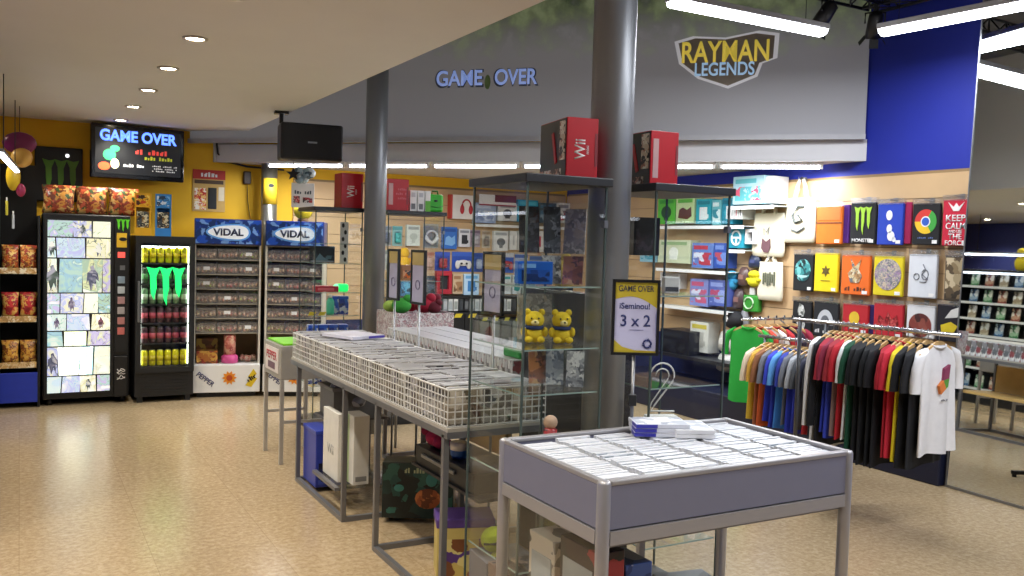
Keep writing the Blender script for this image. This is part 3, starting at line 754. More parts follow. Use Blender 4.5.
# --- dark left shelving, seen at the frame edge and in the mirror
t = thing('wall_shelving', 'dark shelving of boxed games along the aisle wall, mirrored beside the T-shirts', 'shelf unit', (-.17, 5.4, 0), PI/2)
LL = 3.8
s = MB()
for x in (0, LL/2, LL): s.b2((x-.02, 0, 0), (x+.02, .5, 1.95))
s.b2((0, .46, 0), (LL, .5, 1.95)); s.b2((0, .0, 0), (LL, .46, .12)); s.build('carcass', BK, t)
SHZ = (.2, .5, .98, 1.22, 1.46, 1.70)
for z in SHZ: 
    sh = MB().b2((.02, .03, z), (LL-.02, .46, z+.025)).build('shelf', BK2, t); MB().b2((.02, .015, z-.005), (LL-.02, .03, z+.03)).build('price_strip', mat('#c4c8c8', .4), sh)
MB().b2((.0, -.02, 1.93), (LL, .5, 1.97), 0, .01).build('top_board', BK, t)
MB().b2((.05, .0, 1.905), (LL-.05, .03, 1.93), 0, .006).build('light_strip', lamp_mat('#eaf0ff', 5), t)
for k in range(2):
    pn = MB().b2((.06+k*LL/2, -.006, .76), (LL/2-.06+k*LL/2, .012, .96), 0, .003).build('white_panel', WHITE, t)
    bars(1.0, .07, mat('#44484c', .5), pn, (.7+k*LL/2, -.007, .86), 13); MB().poly(circ(1.5+k*LL/2, .86, .07, .07), -.009, -.006).build('red_disc', mat('#c01830', .5), pn)
random.seed(11)
gc = [pmat(c, 22, .3) for c in (('#2a5a8a', '#c8d0d0', '#203040', '#8aa0b0'), ('#3a7a4a', '#d0d8c8', '#203828', '#90b090'), ('#8a3a34', '#d8d0c0', '#402020', '#b08a70'), ('#b0a890', '#e0e0d8', '#605848', '#988a70'))]
gme = [MB().b2((-.068, 0, 0), (.068, .016, .19), 0, .002).mesh('shelf_game', m) for m in gc]
for zi, z in enumerate(SHZ):
    for j in range(9):
        o = bpy.data.objects.new('shelf_game', gme[(j*3+zi) % 4]); COL.objects.link(o)
        o.location = (-.17-.09, 7.0+j*.24+(.05 if 7.0+j*.24 > 7.2 else 0), z+.025); o.rotation_euler = (rad(-6), 0, PI/2)
        tag(o, 'boxed game on the dark aisle shelving, %s shelf from below, %s from the near end' % (ORD[zi], ORD[j]), 'boxed game', 'boxed games on the aisle shelving')
t = thing('plush_toy', 'yellow plush toy on top of the aisle shelving, seen in the mirror', 'plush toy', (-.35, 8.3, 1.97))
MB().ball((0, 0, .11), (.1, .1, .12)).build('body', mat('#d8c020', .9, 0, .1, 60), t); MB().ball((0, 0, .26), (.085, .085, .08)).build('head', mat('#dcc628', .9, 0, .1, 60), t)
t = thing('strip_lamp', 'slim bright strip lamp at the corner of the aisle shelving', 'lamp', (-.02, 9.1, 2.19), math.atan2(-2.1, -.1))
MB().b2((0, -.02, 0), (2.0, .02, .025), 0, .004).build('housing', STEEL, t); MB().b2((.01, -.018, -.022), (1.99, .018, 0), 0, .006).build('tube', lamp_mat('#eef2ff', 10), t)
for x in (.3, 1.7): MB().cyl((x, 0, .02), (x, 0, LOWC-2.19), .004, 6).build('hanging_wire', BLACK, t)
def hang_bit(loc, c, nm, lab):
    t = thing('hanging_packet', lab, 'packet', loc, PI/2, 'packets at the shelving end')
    MB().b2((-.05, -.01, -.13), (.05, .01, 0), 0, .006).build('pouch', mat(c, .4), t)
    MB().b2((-.045, -.006, 0), (.045, .006, .03)).build('header_card', WHITE, t)
hang_bit((-.10, 9.22, 1.92), '#d8c83a', 'yellow', 'yellow packet hanging at the end of the dark shelving')
hang_bit((-.05, 9.25, 1.80), '#c8ccd0', 'white', 'white packet hanging at the end of the dark shelving')
t = thing('foil_balloon', 'purple and yellow foil balloon hanging over the dark shelf bay', 'balloon', (-.02, 9.2, 2.22), rad(-10))
MB().ball((.02, 0, .22), (.14, .05, .1)).build('cap', mat('#7a2458', .3), t)
MB().ball((.04, -.02, .09), (.09, .06, .09)).build('head', mat('#d8a850', .35), t)
MB().ball((-.03, 0, -.08), (.06, .05, .13)).build('body', mat('#d8b428', .35), t)
MB().ball((.03, 0, -.2), (.04, .03, .06)).build('foot', mat('#a02850', .35), t)
MB().cyl((.02, 0, .32), (.02, 0, .55), .003, 6).build('hanging_cord', BLACK, t)
# ================================================================== CENTRE: CASES, BASKET TABLES, GREY BIN TABLE
def glass_case(name, label, u0, u1, v0, v1, top=1.93, shelves=(.35, .72, 1.06, 1.24, 1.49), base=.08, slab=.035):
    t = thing(name, label, 'glass case', ((u0+u1)/2, (v0+v1)/2, 0))
    a, b = (u1-u0)/2, (v1-v0)/2; g = .003
    s = MB(); s.b2((-a, -b, 0), (a, b, base), 0, .006); s.build('base', BLACK, t)
    MB().b2((-a-.02, -b-.02, top-slab), (a+.02, b+.02, top), 0, .004).build('top_panel', mat('#1c1e22', .4), t)
    z0, z1 = base, top-slab
    for nm, p, q in (('front_pane', (-a, -b, z0), (a, -b+2*g, z1)), ('back_pane', (-a, b-2*g, z0), (a, b, z1)), ('side_pane', (-a, -b+.006, z0), (-a+2*g, b-.006, z1)), ('side_pane', (a-2*g, -b+.006, z0), (a, b-.006, z1))):
        MB().b2(p, q).build(nm, GLASS, t)
    s = MB()
    for x in (-1, 1):
        for y in (-1, 1): s.b2((x*a-.004, y*b-.004, z0), (x*a+.004, y*b+.004, z1))
    s.build('edge_strip', EDGE, t)
    for z in shelves:
        s = MB(); s.b2((-a+.01, -b+.01, z-.006), (a-.01, b-.01, z)); sh = s.build('glass_shelf', glass_mat((.98, .988, .984), .03, .35), t)
        s = MB(); s.b2((-a+.008, -b+.008, z-.006), (a-.008, -b+.011, z)); s.b2((-a+.008, -b+.011, z-.006), (-a+.011, b-.008, z)); s.build('shelf_edge', mat('#8fa39c', .1), sh)
    s = MB()
    for z in (.5, top-.2): s.b2((a-.01, -b-.008, z), (a+.008, -b+.02, z+.03))
    s.build('hinge', STEEL, t)
    return t
glass_case('glass_display_case', 'tall glass case with black top nearest the grey bin table, plush toys inside', 1.72, 2.09, 3.0, 3.46)
glass_case('glass_display_case', 'tall glass case with black top behind the 3 x 2 sign', 2.36, 2.77, 3.02, 3.46, shelves=(.35, .72, 1.05, 1.45))
glass_case('glass_display_case', 'tall glass case beside the second sweet stand', 2.19, 2.60, 7.4, 7.86, shelves=(.4, .75, 1.0, 1.2, 1.45, 1.62))
glass_case('glass_display_case', 'tall glass case beyond the far pillar under the green bag', 2.86, 3.40, 7.45, 7.9, shelves=(.4, .75, 1.0, 1.3))
def console_box(label, corner, rz, w, l, h, wtext=True, dark=True):
    t = thing('console_box', label, 'console box', corner, rz, 'red console boxes on the glass cases')
    MB().b2((0, 0, 0), (w, l, h), 0, .003).build('carton', RED, t)
    if dark:
        MB().b2((-.002, .004, .004), (0, l-.004, h-.004)).build('picture_panel', mat('#1a1a1e', .3), t)
        s = MB(); s.box((-.004, l*.42, h*.52), (.004, .02, h*.55), rx=rad(-18)); s.build('red_remote', RED, t)
        MB().b2((-.004, .012, h*.3), (-.001, .07, h*.95)).build('photo_strip', pmat(('#d8c8b0', '#202020', '#f0e8d8', '#b07860'), 40), t)
        MB().b2((-.004, .05, .005), (-.001, l-.01, h*.16)).build('lower_band', pmat(('#d8d0c8', '#402020', '#c09080'), 40), t)
    if wtext:
        text('Wii', h*.34, w*.34, WHITE, t, (w*.42, -.001, h*.47), 'lettering', spin=PI/2)
        text('mini', h*.14, w*.09, WHITE, t, (w*.66, -.001, h*.47), 'lettering', spin=PI/2)
    MB().b2((w*.9, -.0015, h*.2), (w*.985, 0, h*.75)).build('side_label', mat('#8a3038', .5), t)
    return t
console_box('red and black console box with white lettering on the case nearest the grey table', (1.93, 3.06, 1.93), rad(-10), .138, .30, .243)
t = console_box('dark red console box on the glass case behind the 3 x 2 sign', (2.40, 3.12, 1.93), rad(-4), .145, .28, .235, False, True)
MB().b2((.012, -.0015, .03), (.04, 0, .2)).build('pale_strip', mat('#c8a0a0', .5), t)
console_box('red console box with white lettering on the glass case before the far pillar', (2.425, 7.45, 1.93), rad(0), .195, .2, .30, True, False)
t = console_box('red console box with pale strip on the glass case beyond the far pillar', (2.86, 7.5, 1.93), rad(-6), .2, .2, .28, False, False)
MB().b2((.015, -.0015, .05), (.055, 0, .24)).build('pale_strip', mat('#d8b0b0', .5), t)
for zz in (.19, .15, .11): bars(.1, .02, mat('#d8707a', .5), t, (.13, -.001, zz), 6)
for j in range(2):
    t = thing('game_box', 'slim white box on the far glass case, %s' % ['next to the red box', 'next to the green carton'][j], 'box', (3.09+j*.075, 7.52, 1.93), rad(-4))
    MB().b2((0, 0, 0), (.062, .14, .19), 0, .002).build('carton', WHITE, t)
    MB().b2((.012, -.0015, .02), (.05, 0, .07)).build('print', mat('#6a6e70', .5), t)
    MB().b2((.012, -.0015, .13), (.05, 0, .17)).build('logo_patch', mat('#b8bcc0', .5), t)
t = thing('game_box', 'green and white carton beside the green bag', 'box', (3.24, 7.52, 1.93), rad(-4))
MB().b2((0, 0, 0), (.05, .14, .19), 0, .002).build('carton', WHITE, t)
MB().b2((.0, -.0015, 0), (.05, 0, .1)).build('green_print', mat('#5cae30', .5), t)
t = thing('carry_bag', 'small bright green zipped carry bag on the far glass case', 'bag', (3.35, 7.56, 1.93), rad(-6))
MB().b2((-.075, -.04, 0), (.075, .06, .165), 0, .022).build('pouch', mat('#2fae24', .5), t)
MB().tube([(-.03, 0, .16), (-.025, 0, .195), (.025, 0, .195), (.03, 0, .16)], .008, 8).build('handle', mat('#1c6a18', .5), t)
MB().box((0, -.042, .105), (.03, .006, .018), 0, .003).build('logo_patch', BLACK, t)
MB().tube([(-.07, -.041, .06), (0, -.043, .045), (.07, -.041, .06)], .003, 6).build('zip', mat('#1c5a18', .5), t)
# ---- contents of the near case
def comic(label, loc, rz, lean, w, h, mats, grp='bagged comics in the near glass case'):
    t = thing('bagged_comic', label, 'comic', loc, rz, grp)
    s = MB(); s.b2((-w/2, 0, 0), (w/2, .006, h)); o = s.build('cover', mats, t); o.rotation_euler = (rad(-lean), 0, 0)
    s = MB(); s.b2((-w/2-.008, -.004, -.002), (w/2+.008, -.002, h+.025)); o = s.build('clear_sleeve', CLEAR, t); o.rotation_euler = (rad(-lean), 0, 0)
    return t
D1 = pmat(('#23242c', '#3a3c48', '#4a3038', '#5a5e70', '#2a2c38'), 34); D2 = pmat(('#2c3038', '#6a707c', '#40444e', '#9a9ea8', '#23262c'), 38)
G1 = pmat(('#c8c8cc', '#8a8c92', '#e4e4e4', '#5a5c62', '#a8aab0'), 45); O1 = pmat(('#b87a4a', '#8a5230', '#c8a070', '#6a4630', '#a86a58'), 36)
G2 = pmat(('#a8a49c', '#d0ccc4', '#8a8a84', '#c4b8a4'), 40)
# x runs along u (1.74..2.07) and they face the grey table
comic('dark bagged comic on the top shelf of the near case, towards the baskets', (1.915, 3.31, 1.62), rad(-14), 6, .09, .2, D1)
comic('dark grey bagged comic on the top shelf of the near case, middle', (2.0, 3.26, 1.62), rad(-14), 6, .075, .2, D2)
comic('pale worn bagged comic on the top shelf of the near case beside the pillar', (2.055, 3.18, 1.62), rad(-60), 4, .1, .19, G2)
comic('silver bagged comic below the dark comics in the near case', (1.995, 3.25, 1.49), rad(-14), 6, .085, .12, G1)
comic('orange-brown bagged comic below the dark comics in the near case', (2.052, 3.18, 1.49), rad(-55), 5, .09, .12, O1)
MB_ = MB(); MB_.b2((1.735, 3.02, 1.612), (2.075, 3.44, 1.618)); o = MB_.build('glass_shelf_insert', glass_mat((.98, .988, .984), .03, .35)); tag(o, 'extra glass shelf under the dark comics in the near case', 'shelf')
t = thing('console_pack', 'bright blue handheld console pack on the shelf of the near case', 'box', (1.875, 3.2, 1.49), rad(-14))
MB().b2((-.075, -.03, 0), (.075, .03, .095), 0, .004).build('carton', mat('#1f5fc0', .3), t)
MB().b2((-.06, -.032, .012), (.06, -.03, .06)).build('print', pmat(('#123a80', '#1a4fa8', '#0f2a60'), 30), t)
MB().b2((-.06, -.032, .068), (.0, -.03, .085)).build('title_band', mat('#6fa4e0', .4), t)
YEL = mat('#d8bc20', .85, 0, .1, 60, bump=.3)
def plush(label, loc, rz):
    t = thing('plush_toy', label, 'plush toy', loc, rz, 'yellow plush bears')
    MB().ball((0, 0, .095), (.042, .036, .038), 0, 18).build('head', YEL, t)
    MB().ball((0, 0, .036), (.04, .034, .038), 0, 16).build('body', YEL, t)
    for k in (-1, 1):
        MB().ball((k*.03, 0, .128), (.015, .01, .015), 0, 10).build('ear', YEL, t)
        MB().ball((k*.045, -.01, .045), (.014, .014, .022), 0, 10).build('arm', YEL, t)
        MB().ball((k*.026, -.03, .014), (.018, .018, .014), 0, 10).build('foot', YEL, t)
    MB().ball((0, -.034, .086), (.017, .012, .013), 0, 12).build('muzzle', mat('#e8d890', .9), t)
    s = MB(); s.ball((0, -.047, .09), (.005, .004, .004), 0, 8)
    for k in (-1, 1): s.ball((k*.015, -.034, .104), (.004, .004, .004), 0, 8)
    s.build('face_beads', BLACK, t)
    MB().lathe([(.036, .056), (.042, .064), (.036, .072)], seg=18, cap=False).build('scarf', mat('#25345c', .9), t)
    return t
plush('yellow plush bear with navy scarf in the near glass case, towards the wire baskets', (1.915, 3.25, 1.24), rad(-25))
plush('yellow plush bear with navy scarf in the near glass case, beside the pillar', (2.02, 3.2, 1.24), rad(-15))
comic('grey bagged comic standing behind the plush toys', (1.985, 3.36, 1.24), rad(-12), 5, .16, .2, G2)
for j, (x, y, m, nm) in enumerate(((1.945, 3.26, O1, 'brown'), (2.0, 3.21, pmat(('#a8b0bc', '#6a7484', '#d0d4d8', '#8a94a4'), 40), 'blue grey'), (2.05, 3.13, G1, 'silver'))):
    comic('%s bagged comic leaning on the middle shelf of the near case' % nm, (x, y, 1.06), rad(-18-8*j), 10, .075, .15, m)
t = thing('figurine', 'small red and white figure on the low shelf of the near case', 'figurine', (1.93, 3.12, .72), rad(-25))
MB().ball((0, 0, .2), (.03, .028, .03)).build('head', mat('#c8a890', .6), t); MB().lathe([(.03, .0), (.04, .02), (.022, .1), (.03, .17), (.01, .18)], seg=14).build('body', pmat(('#a82a30', '#e0dcd4', '#2a2c34'), 30), t)
MB().lathe([(.045, 0), (.045, .012)], seg=16).build('base', BLACK, t)
for j in range(3):
    t = thing('collector_box', 'dark collector box on the bottom shelves of the near case, %s from the aisle' % ORD[j], 'box', (1.75+j*.11, 3.1, .08), 0)
    MB().b2((0, 0, 0), (.095, .2, .22), 0, .003).build('carton', pmat((['#302028', '#28303c', '#40383c'][j], '#806a60', '#1a1a20'), 20), t)
    MB().b2((.01, -.002, .03), (.085, 0, .19)).build('window', mat(['#8a6a50', '#5a6a8a', '#7a7a80'][j], .3), t)
# ---- contents of the case behind the sign
t = thing('dark_box', 'dark box on the top shelf of the case behind the 3 x 2 sign', 'box', (2.40, 3.22, 1.62), rad(-20))
MB().b2((0, 0, 0), (.12, .08, .17), 0, .004).build('carton', mat('#1d1e24', .4), t); MB().b2((.01, -.002, .02), (.11, 0, .12)).build('print', pmat(('#2a2028', '#3c3440', '#1c1c22'), 30), t)
MB_ = MB(); MB_.b2((2.375, 3.04, 1.61), (2.755, 3.44, 1.62)); o = MB_.build('glass_shelf_insert', glass_mat((.98, .988, .984), .03, .35)); tag(o, 'extra glass shelf under the dark box behind the sign', 'shelf')
t = thing('small_console', 'white boxed gadget on the shelf of the case behind the sign', 'console', (2.60, 3.2, 1.45), rad(-25))
MB().b2((-.035, -.03, 0), (.035, .03, .075), 0, .004).build('carton', WHITE, t); MB().b2((-.03, -.032, .01), (.03, -.03, .03)).build('print', mat('#4a4c50', .5), t)
t = thing('wire_stand', 'white bent-wire numeral-shaped display stand in the case behind the sign', 'display stand', (2.50, 3.11, .90), rad(-20))
def arc2(r): return [(-.055, 0, .12)] + [(r*math.cos(a), 0, .17+r*math.sin(a)) for a in [PI*(.95-.11*i) for i in range(10)]] + [(-.055+.055-r*.3, 0, .075)]
s = MB()
s.tube([(.055*math.cos(a), 0, .19+.055*math.sin(a)) for a in [PI-PI*1.25*i/12 for i in range(13)]]+[(-.03, 0, .06), (-.05, 0, .03), (.06, 0, .03)], .004, 8)
s.tube([(.03*math.cos(a), 0, .19+.03*math.sin(a)) for a in [PI-PI*1.25*i/12 for i in range(13)]]+[(-.045, 0, .07), (-.055, 0, .04)], .003, 8)
s.build('wire_frame', WHITE, t); MB().b2((-.07, -.03, 0), (.07, .03, .012), 0, .003).build('base', WHITE, t)
bx = thing('riser_box', 'grey block under the wire numeral stand', 'block', (2.50, 3.11, .72), rad(-20))
MB().b2((-.06, -.05, 0), (.06, .05, .17), 0, .004).build('block', mat('#5a5e68', .6), bx); MB().b2((-.065, -.055, .17), (.065, .055, .178)).build('top_plate', WHITE, bx)
# ---- contents of the far case beside the sweet stand
t = thing('picture_card', 'dark blue picture card in the far case beside the sweet stand', 'picture card', (2.31, 7.60, 1.45), rad(-8))
MB().b2((-.11, 0, 0), (.11, .012, .145), 0, .002).build('card', pmat(('#20303c', '#3a5868', '#16242c', '#4a6a78', '#101a20'), 16), t)
MB().poly([(-.06, .02), (-.02, .08), (.01, .05), (.06, .02)], -.003, 0).build('light_shape', mat('#5a7888', .5), t)
MB().b2((-.1, -.002, .006), (.1, 0, .018)).build('title_band', mat('#8a949c', .5), t)
t = thing('red_slim_box', 'flat red box lying in the far case under the picture card', 'box', (2.33, 7.5, 1.305+.0), rad(-5))
t.location.z = 1.2
MB().b2((-.1, 0, 0), (.1, .14, .05), 0, .003).build('carton', mat('#b02034', .4), t); MB().b2((-.08, -.002, .012), (.06, 0, .034)).build('title_band', mat('#d86a70', .4), t)
t = thing('pattern_strip', 'tall white card with black spots beside the far pillar', 'card', (2.50, 7.58, 1.45), rad(-8))
MB().b2((-.035, 0, 0), (.035, .01, .36)).build('card', WHITE, t)
for j in range(6): MB().poly(circ(.0+.01*(-1)**j, .03+j*.06, .012, .02), -.002, 0).build('spot', BLACK, t)
GL2 = lamp_mat('#28ff78', .9)
t = thing('green_gadget', 'glowing green gadget in the far case beside the far pillar', 'gadget', (2.47, 7.52, 1.2), rad(-10))
MB().b2((-.055, -.02, .0), (.055, .03, .07), 0, .02).build('shell', GL2, t); MB().ball((-.05, 0, .04), .03).build('lens', lamp_mat('#90ffc0', 1.0), t)
t = thing('teal_bottle', 'slim teal bottle in the far case', 'bottle', (2.36, 7.5, 1.0), 0)
MB().lathe([(.03, 0), (.034, .02), (.034, .12), (.015, .15)], seg=16).build('bottle_body', mat('#3ab08c', .3), t); MB().lathe([(.016, .15), (.016, .175)], seg=12).build('cap', WHITE, t)
BLU = pmat(('#1c3fa0', '#2a58c0', '#1a2a60', '#3a70d0', '#c8d0dc'), 26)
k = 0
for z, n in ((1.0, 2), (.75, 4), (.4, 4)):
    for j in range(n):
        t = thing('blue_game_case', 'blue boxed game in the far case, %s shelf from below, %s from the pillar' % (ORD[{.4: 0, .75: 1, 1.0: 2}[z]], ORD[j]), 'boxed game', (2.49-j*.09, 7.52, z), rad(-6), 'blue boxed games in the far case')
        MB().b2((-.04, 0, 0), (.04, .1, .16), 0, .002).build('carton', BLU, t); MB().b2((-.04, -.002, .135), (.04, 0, .16)).build('title_band', mat('#2a5cc8', .3), t)
for j, (x, z, nm) in enumerate(((2.2, 1.0, 'near the plush ball'), (2.29, 1.0, 'near the teal bottle'))):
    t = thing('yellow_tag', 'slanted yellow shelf tag in the far case %s' % nm, 'shelf tag', (x-.015, 7.47, .955+.045), 0)
    MB().poly([(-.03, .0), (.025, 0), (.045, .03), (-.012, .03)], 0, .004).build('tag', mat('#c8b428', .5), t); MB().b2((-.025, .001, -.0), (.02, .03, .004)).build('foot', WHITE, t)
for j in range(3):
    t = thing('handheld_box', 'small boxed gadget in the glass case beyond the far pillar, %s from the pillar' % ORD[j], 'box', (2.93+j*.13, 7.6, 1.3), 0)
    MB().b2((0, 0, 0), (.1, .06, .14), 0, .003).build('carton', mat(['#c8a030', '#a8744c', '#3a6ab0'][j], .4), t); MB().b2((.01, -.002, .02), (.09, 0, .09)).build('print', pmat((['#e8c040', '#d8a078', '#6a9ad0'][j], '#d86a20', '#404040'), 30), t)
# ---- basket tables
def basket_table(name, label, u0, u1, v0, v1, legv, top=.83, wood=False, lower=()):
    t = thing(name, label, 'table', (u0, v0, 0)); W, L = u1-u0, v1-v0; q = .028
    for lv in legv:
        for x in (q/2, W-q/2): MB().b2((x-q/2, lv-v0-q/2, 0), (x+q/2, lv-v0+q/2, top-.03), 0, .002).build('leg', GREYTUBE, t)
    s = MB()
    for x in (0, W-q): s.b2((x, 0, top-.045), (x+q, L, top-.015))
    for y in (0, L-q): s.b2((q, y, top-.045), (W-q, y+q, top-.015))
    s.build('top_frame', GREYTUBE, t)
    s = MB()
    for x in (0, W-q): s.b2((x, legv[0]-v0+q/2, 0), (x+q, legv[-1]-v0-q/2, q))
    for lv in (legv[0], legv[-1]): s.b2((q, lv-v0-q/2, 0), (W-q, lv-v0+q/2, q))
    s.build('floor_frame', GREYTUBE, t)
    MB().b2((.003, .003, top-.015), (W-.003, L-.003, top)).build('tabletop', mat('#a9a49a', .5), t)
    for (z, a, b, m, xo) in lower:
        sh = MB().b2((xo or q, a-v0, z-.014), (W-q, b-v0, z)); sh.build('lower_shelf', m, t)
        for x in ((W-q,) if xo else (0, W-q)): MB().b2((x, a-v0, z-.02), (x+q, b-v0, z)).build('shelf_rail', GREYTUBE, t)
    return t
GSH = glass_mat((.93, .96, .95), .05, .4)
basket_table('display_table', 'grey tube-framed table under the wire baskets, section next to the sweets box stand', 1.65, 2.18, 4.77, 6.12, (4.97, 5.95), lower=((.17, 5.09, 5.56, GSH, 0), (.47, 5.6, 5.93, mat('#5a5a5c', .5), .12)))
basket_table('display_table', 'grey tube-framed table under the wire baskets, section next to the near glass case', 1.65, 2.18, 3.53, 4.765, (3.575, 4.43), lower=((.47, 3.6, 4.40, mat('#26262a', .5), .2), ))
t2 = basket_table('display_table', 'second table of white sleeves parallel to the wire basket tables', 2.43, 2.96, 4.35, 6.4, (4.4, 6.35))
MB().b2((.0, .03, .45), (.02, 2.0, .74), 0, .004).build('tan_panel', mat('#c9a668', .5, 0, .12, 12), t2)
MB().b2((.03, .03, .42), (.5, 2.0, .45)).build('tan_shelf', mat('#c9a668', .5, 0, .12, 12), t2)
# wire baskets
def basket_mesh(W, L, H):
    s = MB(); r = .0022
    for z in [H*i/5 for i in range(5)]:
        s.b2((-.002, 0, z-r), (.002, L, z+r)); s.b2((W-.002, 0, z-r), (W+.002, L, z+r)); s.b2((0, -.002, z-r), (W, .002, z+r)); s.b2((0, L-.002, z-r), (W, L+.002, z+r))
    n = int(L/.035)
    for i in range(n+1):
        y = L*i/n
        for x in (0, W): s.b2((x-.002, y-r, 0), (x+.002, y+r, H))
    n = int(W/.035)
    for i in range(n+1):
        x = W*i/n
        for y in (0, L): s.b2((x-r, y-.002, 0), (x+r, y+.002, H))
        s.b2((x-r, 0, -.001), (x+r, L, .002))
    me = s.mesh('wire_grid', WIRE)
    s = MB(); s.tube([(0, 0, H), (W, 0, H), (W, L, H), (0, L, H)], .005, 8, closed=True); return me, s.mesh('rim', WIRE)
BL = .5; BWd = .505
gm, rm = basket_mesh(BWd, BL, .165)
bask = []
for i in range(5):
    y = 3.555+i*.513
    t = thing('wire_basket', 'white wire basket of sleeves on the aisle tables, %s from the near glass case' % ORD[i], 'wire basket', (1.6625, y, .834), 0, 'white wire baskets')
    for nm, me in (('wire_grid', gm), ('rim', rm)):
        o = bpy.data.objects.new(nm, me); COL.objects.link(o); o.parent = t
    bask.append((1.6625, y))
random.seed(21)
slm = [pmat(c, 24, .35, 0, (1, .3, 1)) for c in (('#b8b4ac', '#8a847c', '#5a5650', '#d8d4cc', '#98907f'), ('#b4b0b0', '#787474', '#908a88', '#484448', '#c8c4c0'), ('#b0a898', '#80705a', '#c8c0b0', '#5c5444', '#988c78'), ('#b0acb4', '#807884', '#5c505c', '#c4c0c4', '#685c5c'))]
whitem = mat('#cfcfd2', .3, 0, .18, 9)
def sleeve_mesh(w, d, h, m):
    s = MB(); s.b2((-w/2, 0, 0), (w/2, d, h-.006)); s.b2((-w/2, 0, h-.006), (w/2, d, h), 1); return s.mesh('disc_sleeve', [m, whitem])
sl = [sleeve_mesh(.155, .022, .175, m) for m in slm]+[sleeve_mesh(.155, .022, .168, m) for m in slm]
FILES = ('aisle-side', 'middle', 'inner')
for bi, (bx, by) in enumerate(bask):
    for c in range(3):
        for j in range(13):
            if random.random() < .03: continue
            o = bpy.data.objects.new('disc_sleeve', random.choice(sl)); COL.objects.link(o)
            o.location = (bx+.09+c*.1625+random.uniform(-.002, .002), by+.018+j*.036+random.uniform(0, .004), .838)
            o.rotation_euler = (rad(random.uniform(-4, -1)), 0, rad(random.uniform(-1, 1)))
            tag(o, 'disc sleeve, %s from near end, %s file, %s basket from the glass case' % (ORD[j], FILES[c], ORD[bi]), 'disc sleeve', 'disc sleeves in the wire baskets')
t = thing('sleeve_wallet', 'blue-edged wallet lying on the sleeves by the far end of the baskets', 'wallet', (1.92, 5.6, 1.017), rad(20))
MB().b2((-.13, -.16, 0), (.13, .16, .022), 0, .003).build('cover', mat('#d4d4e4', .4), t); MB().b2((.0, -.162, .004), (.132, -.02, .018)).build('blue_edge', mat('#4a3fb0', .4), t)
# second table: files of white sleeves
wm = [sleeve_mesh(.155, .058, .165, m) for m in (pmat(('#e4e4e4', '#8a8a90', '#b06a70', '#6a6e74', '#d0d0d4'), 20), pmat(('#e4e4e4', '#706a68', '#a8a0a0', '#8a4a50', '#c8c8cc'), 20))]
for c in range(3):
    for j in range(30):
        o = bpy.data.objects.new('white_sleeve', wm[(j*7+c) % 2]); COL.objects.link(o)
        o.location = (2.43+.095+c*.17, 4.37+.01+j*.066, .832)
        tag(o, 'thick white sleeve, %s from near end of the %s file, second table' % (ORD[j], FILES[c]), 'sleeve', 'white sleeves on the second table')
t = thing('plastic_tray', 'low green plastic tray on the second table near the glass case', 'tray', (2.62, 4.5, .998), 0)
MB().b2((-.12, -.1, 0), (.12, .1, .05), 0, .01).build('tray', mat('#3a9a4a', .4), t); MB().b2((-.1, -.08, .05), (.1, .08, .056)).build('paper', WHITE, t)
# tall thin sign holders in the gap between the tables
for i, (y, z0, z1, w, nm) in enumerate(((5.87, 1.24, 1.6, .17, 'nearest the sweet stands'), (5.43, 1.24, 1.6, .2, 'between the other two holders'), (4.37, 1.26, 1.61, .21, 'seen through the near glass case'))):
    t = thing('sign_holder', 'black-framed price sign on a pole among the baskets, %s' % nm, 'sign holder', (2.3, y, 0), -PI/2+rad(4), 'black-framed price signs')
    MB().lathe([(.1, 0), (.1, .008), (.02, .016)], seg=20).build('foot', STEEL, t)
    MB().cyl((0, .012, .012), (0, .012, z0+.02), .008, 10).build('pole', STEEL, t)
    s = MB(); s.b2((-w/2, -.006, z0), (-w/2+.016, .012, z1)); s.b2((w/2-.016, -.006, z0), (w/2, .012, z1)); s.b2((-w/2+.016, -.006, z0), (w/2-.016, .012, z0+.016)); s.b2((-w/2+.016, -.006, z1-.016), (w/2-.016, .012, z1)); s.build('frame', BLACK, t)
    sh = MB().b2((-w/2+.016, .0, z0+.016), (w/2-.016, .006, z1-.016)).build('sheet', mat('#b8b4cc', .5), t)
    MB().b2((-w/2+.016, -.003, z1-.1), (w/2-.016, .0, z1-.016)).build('yellow_header', mat('#c8b070', .5), sh)
    MB().tube([(.03*math.cos(a), -.003, (z0+z1)/2-.05+.03*math.sin(a)) for a in [2*PI*k/12 for k in range(12)]], .003, 6, closed=True).build('ring_print', mat('#8a84a4', .5), sh)
# things under the basket tables
t = thing('storage_box', 'glossy blue box with white letters under the far basket table', 'box', (1.69, 5.62, .03), 0)
MB().b2((0, 0, 0), (.3, .29, .37), 0, .006).build('carton', mat('#2a3a9a', .35), t); MB().b2((-.004, -.004, .35), (.304, .294, .375), 0, .004).build('lid', mat('#3244a8', .3), t)
text('Wii', .14, .06, WHITE, t, (.15, -.001, .27)); MB().b2((.02, -.002, .02), (.28, 0, .16)).build('print', pmat(('#1c2458', '#3c50a8', '#141830'), 14), t)
t = thing('storage_crate', 'grey plastic crate on the shelf under the far basket table', 'crate', (1.80, 5.61, .47), 0)
s = MB(); s.b2((0, 0, 0), (.32, .30, .012)); s.b2((0, 0, .012), (.012, .30, .2)); s.b2((.308, 0, .012), (.32, .30, .2)); s.b2((.012, 0, .012), (.308, .012, .2)); s.b2((.012, .288, .012), (.308, .30, .2)); s.build('tub', mat('#6e7072', .5), t)
s = MB(); s.b2((-.012, -.012, .19), (.332, .0, .21)); s.b2((-.012, .30, .19), (.332, .312, .21)); s.b2((-.012, 0, .19), (0, .30, .21)); s.b2((.32, 0, .19), (.332, .30, .21)); s.build('rim', mat('#85878a', .45), t)
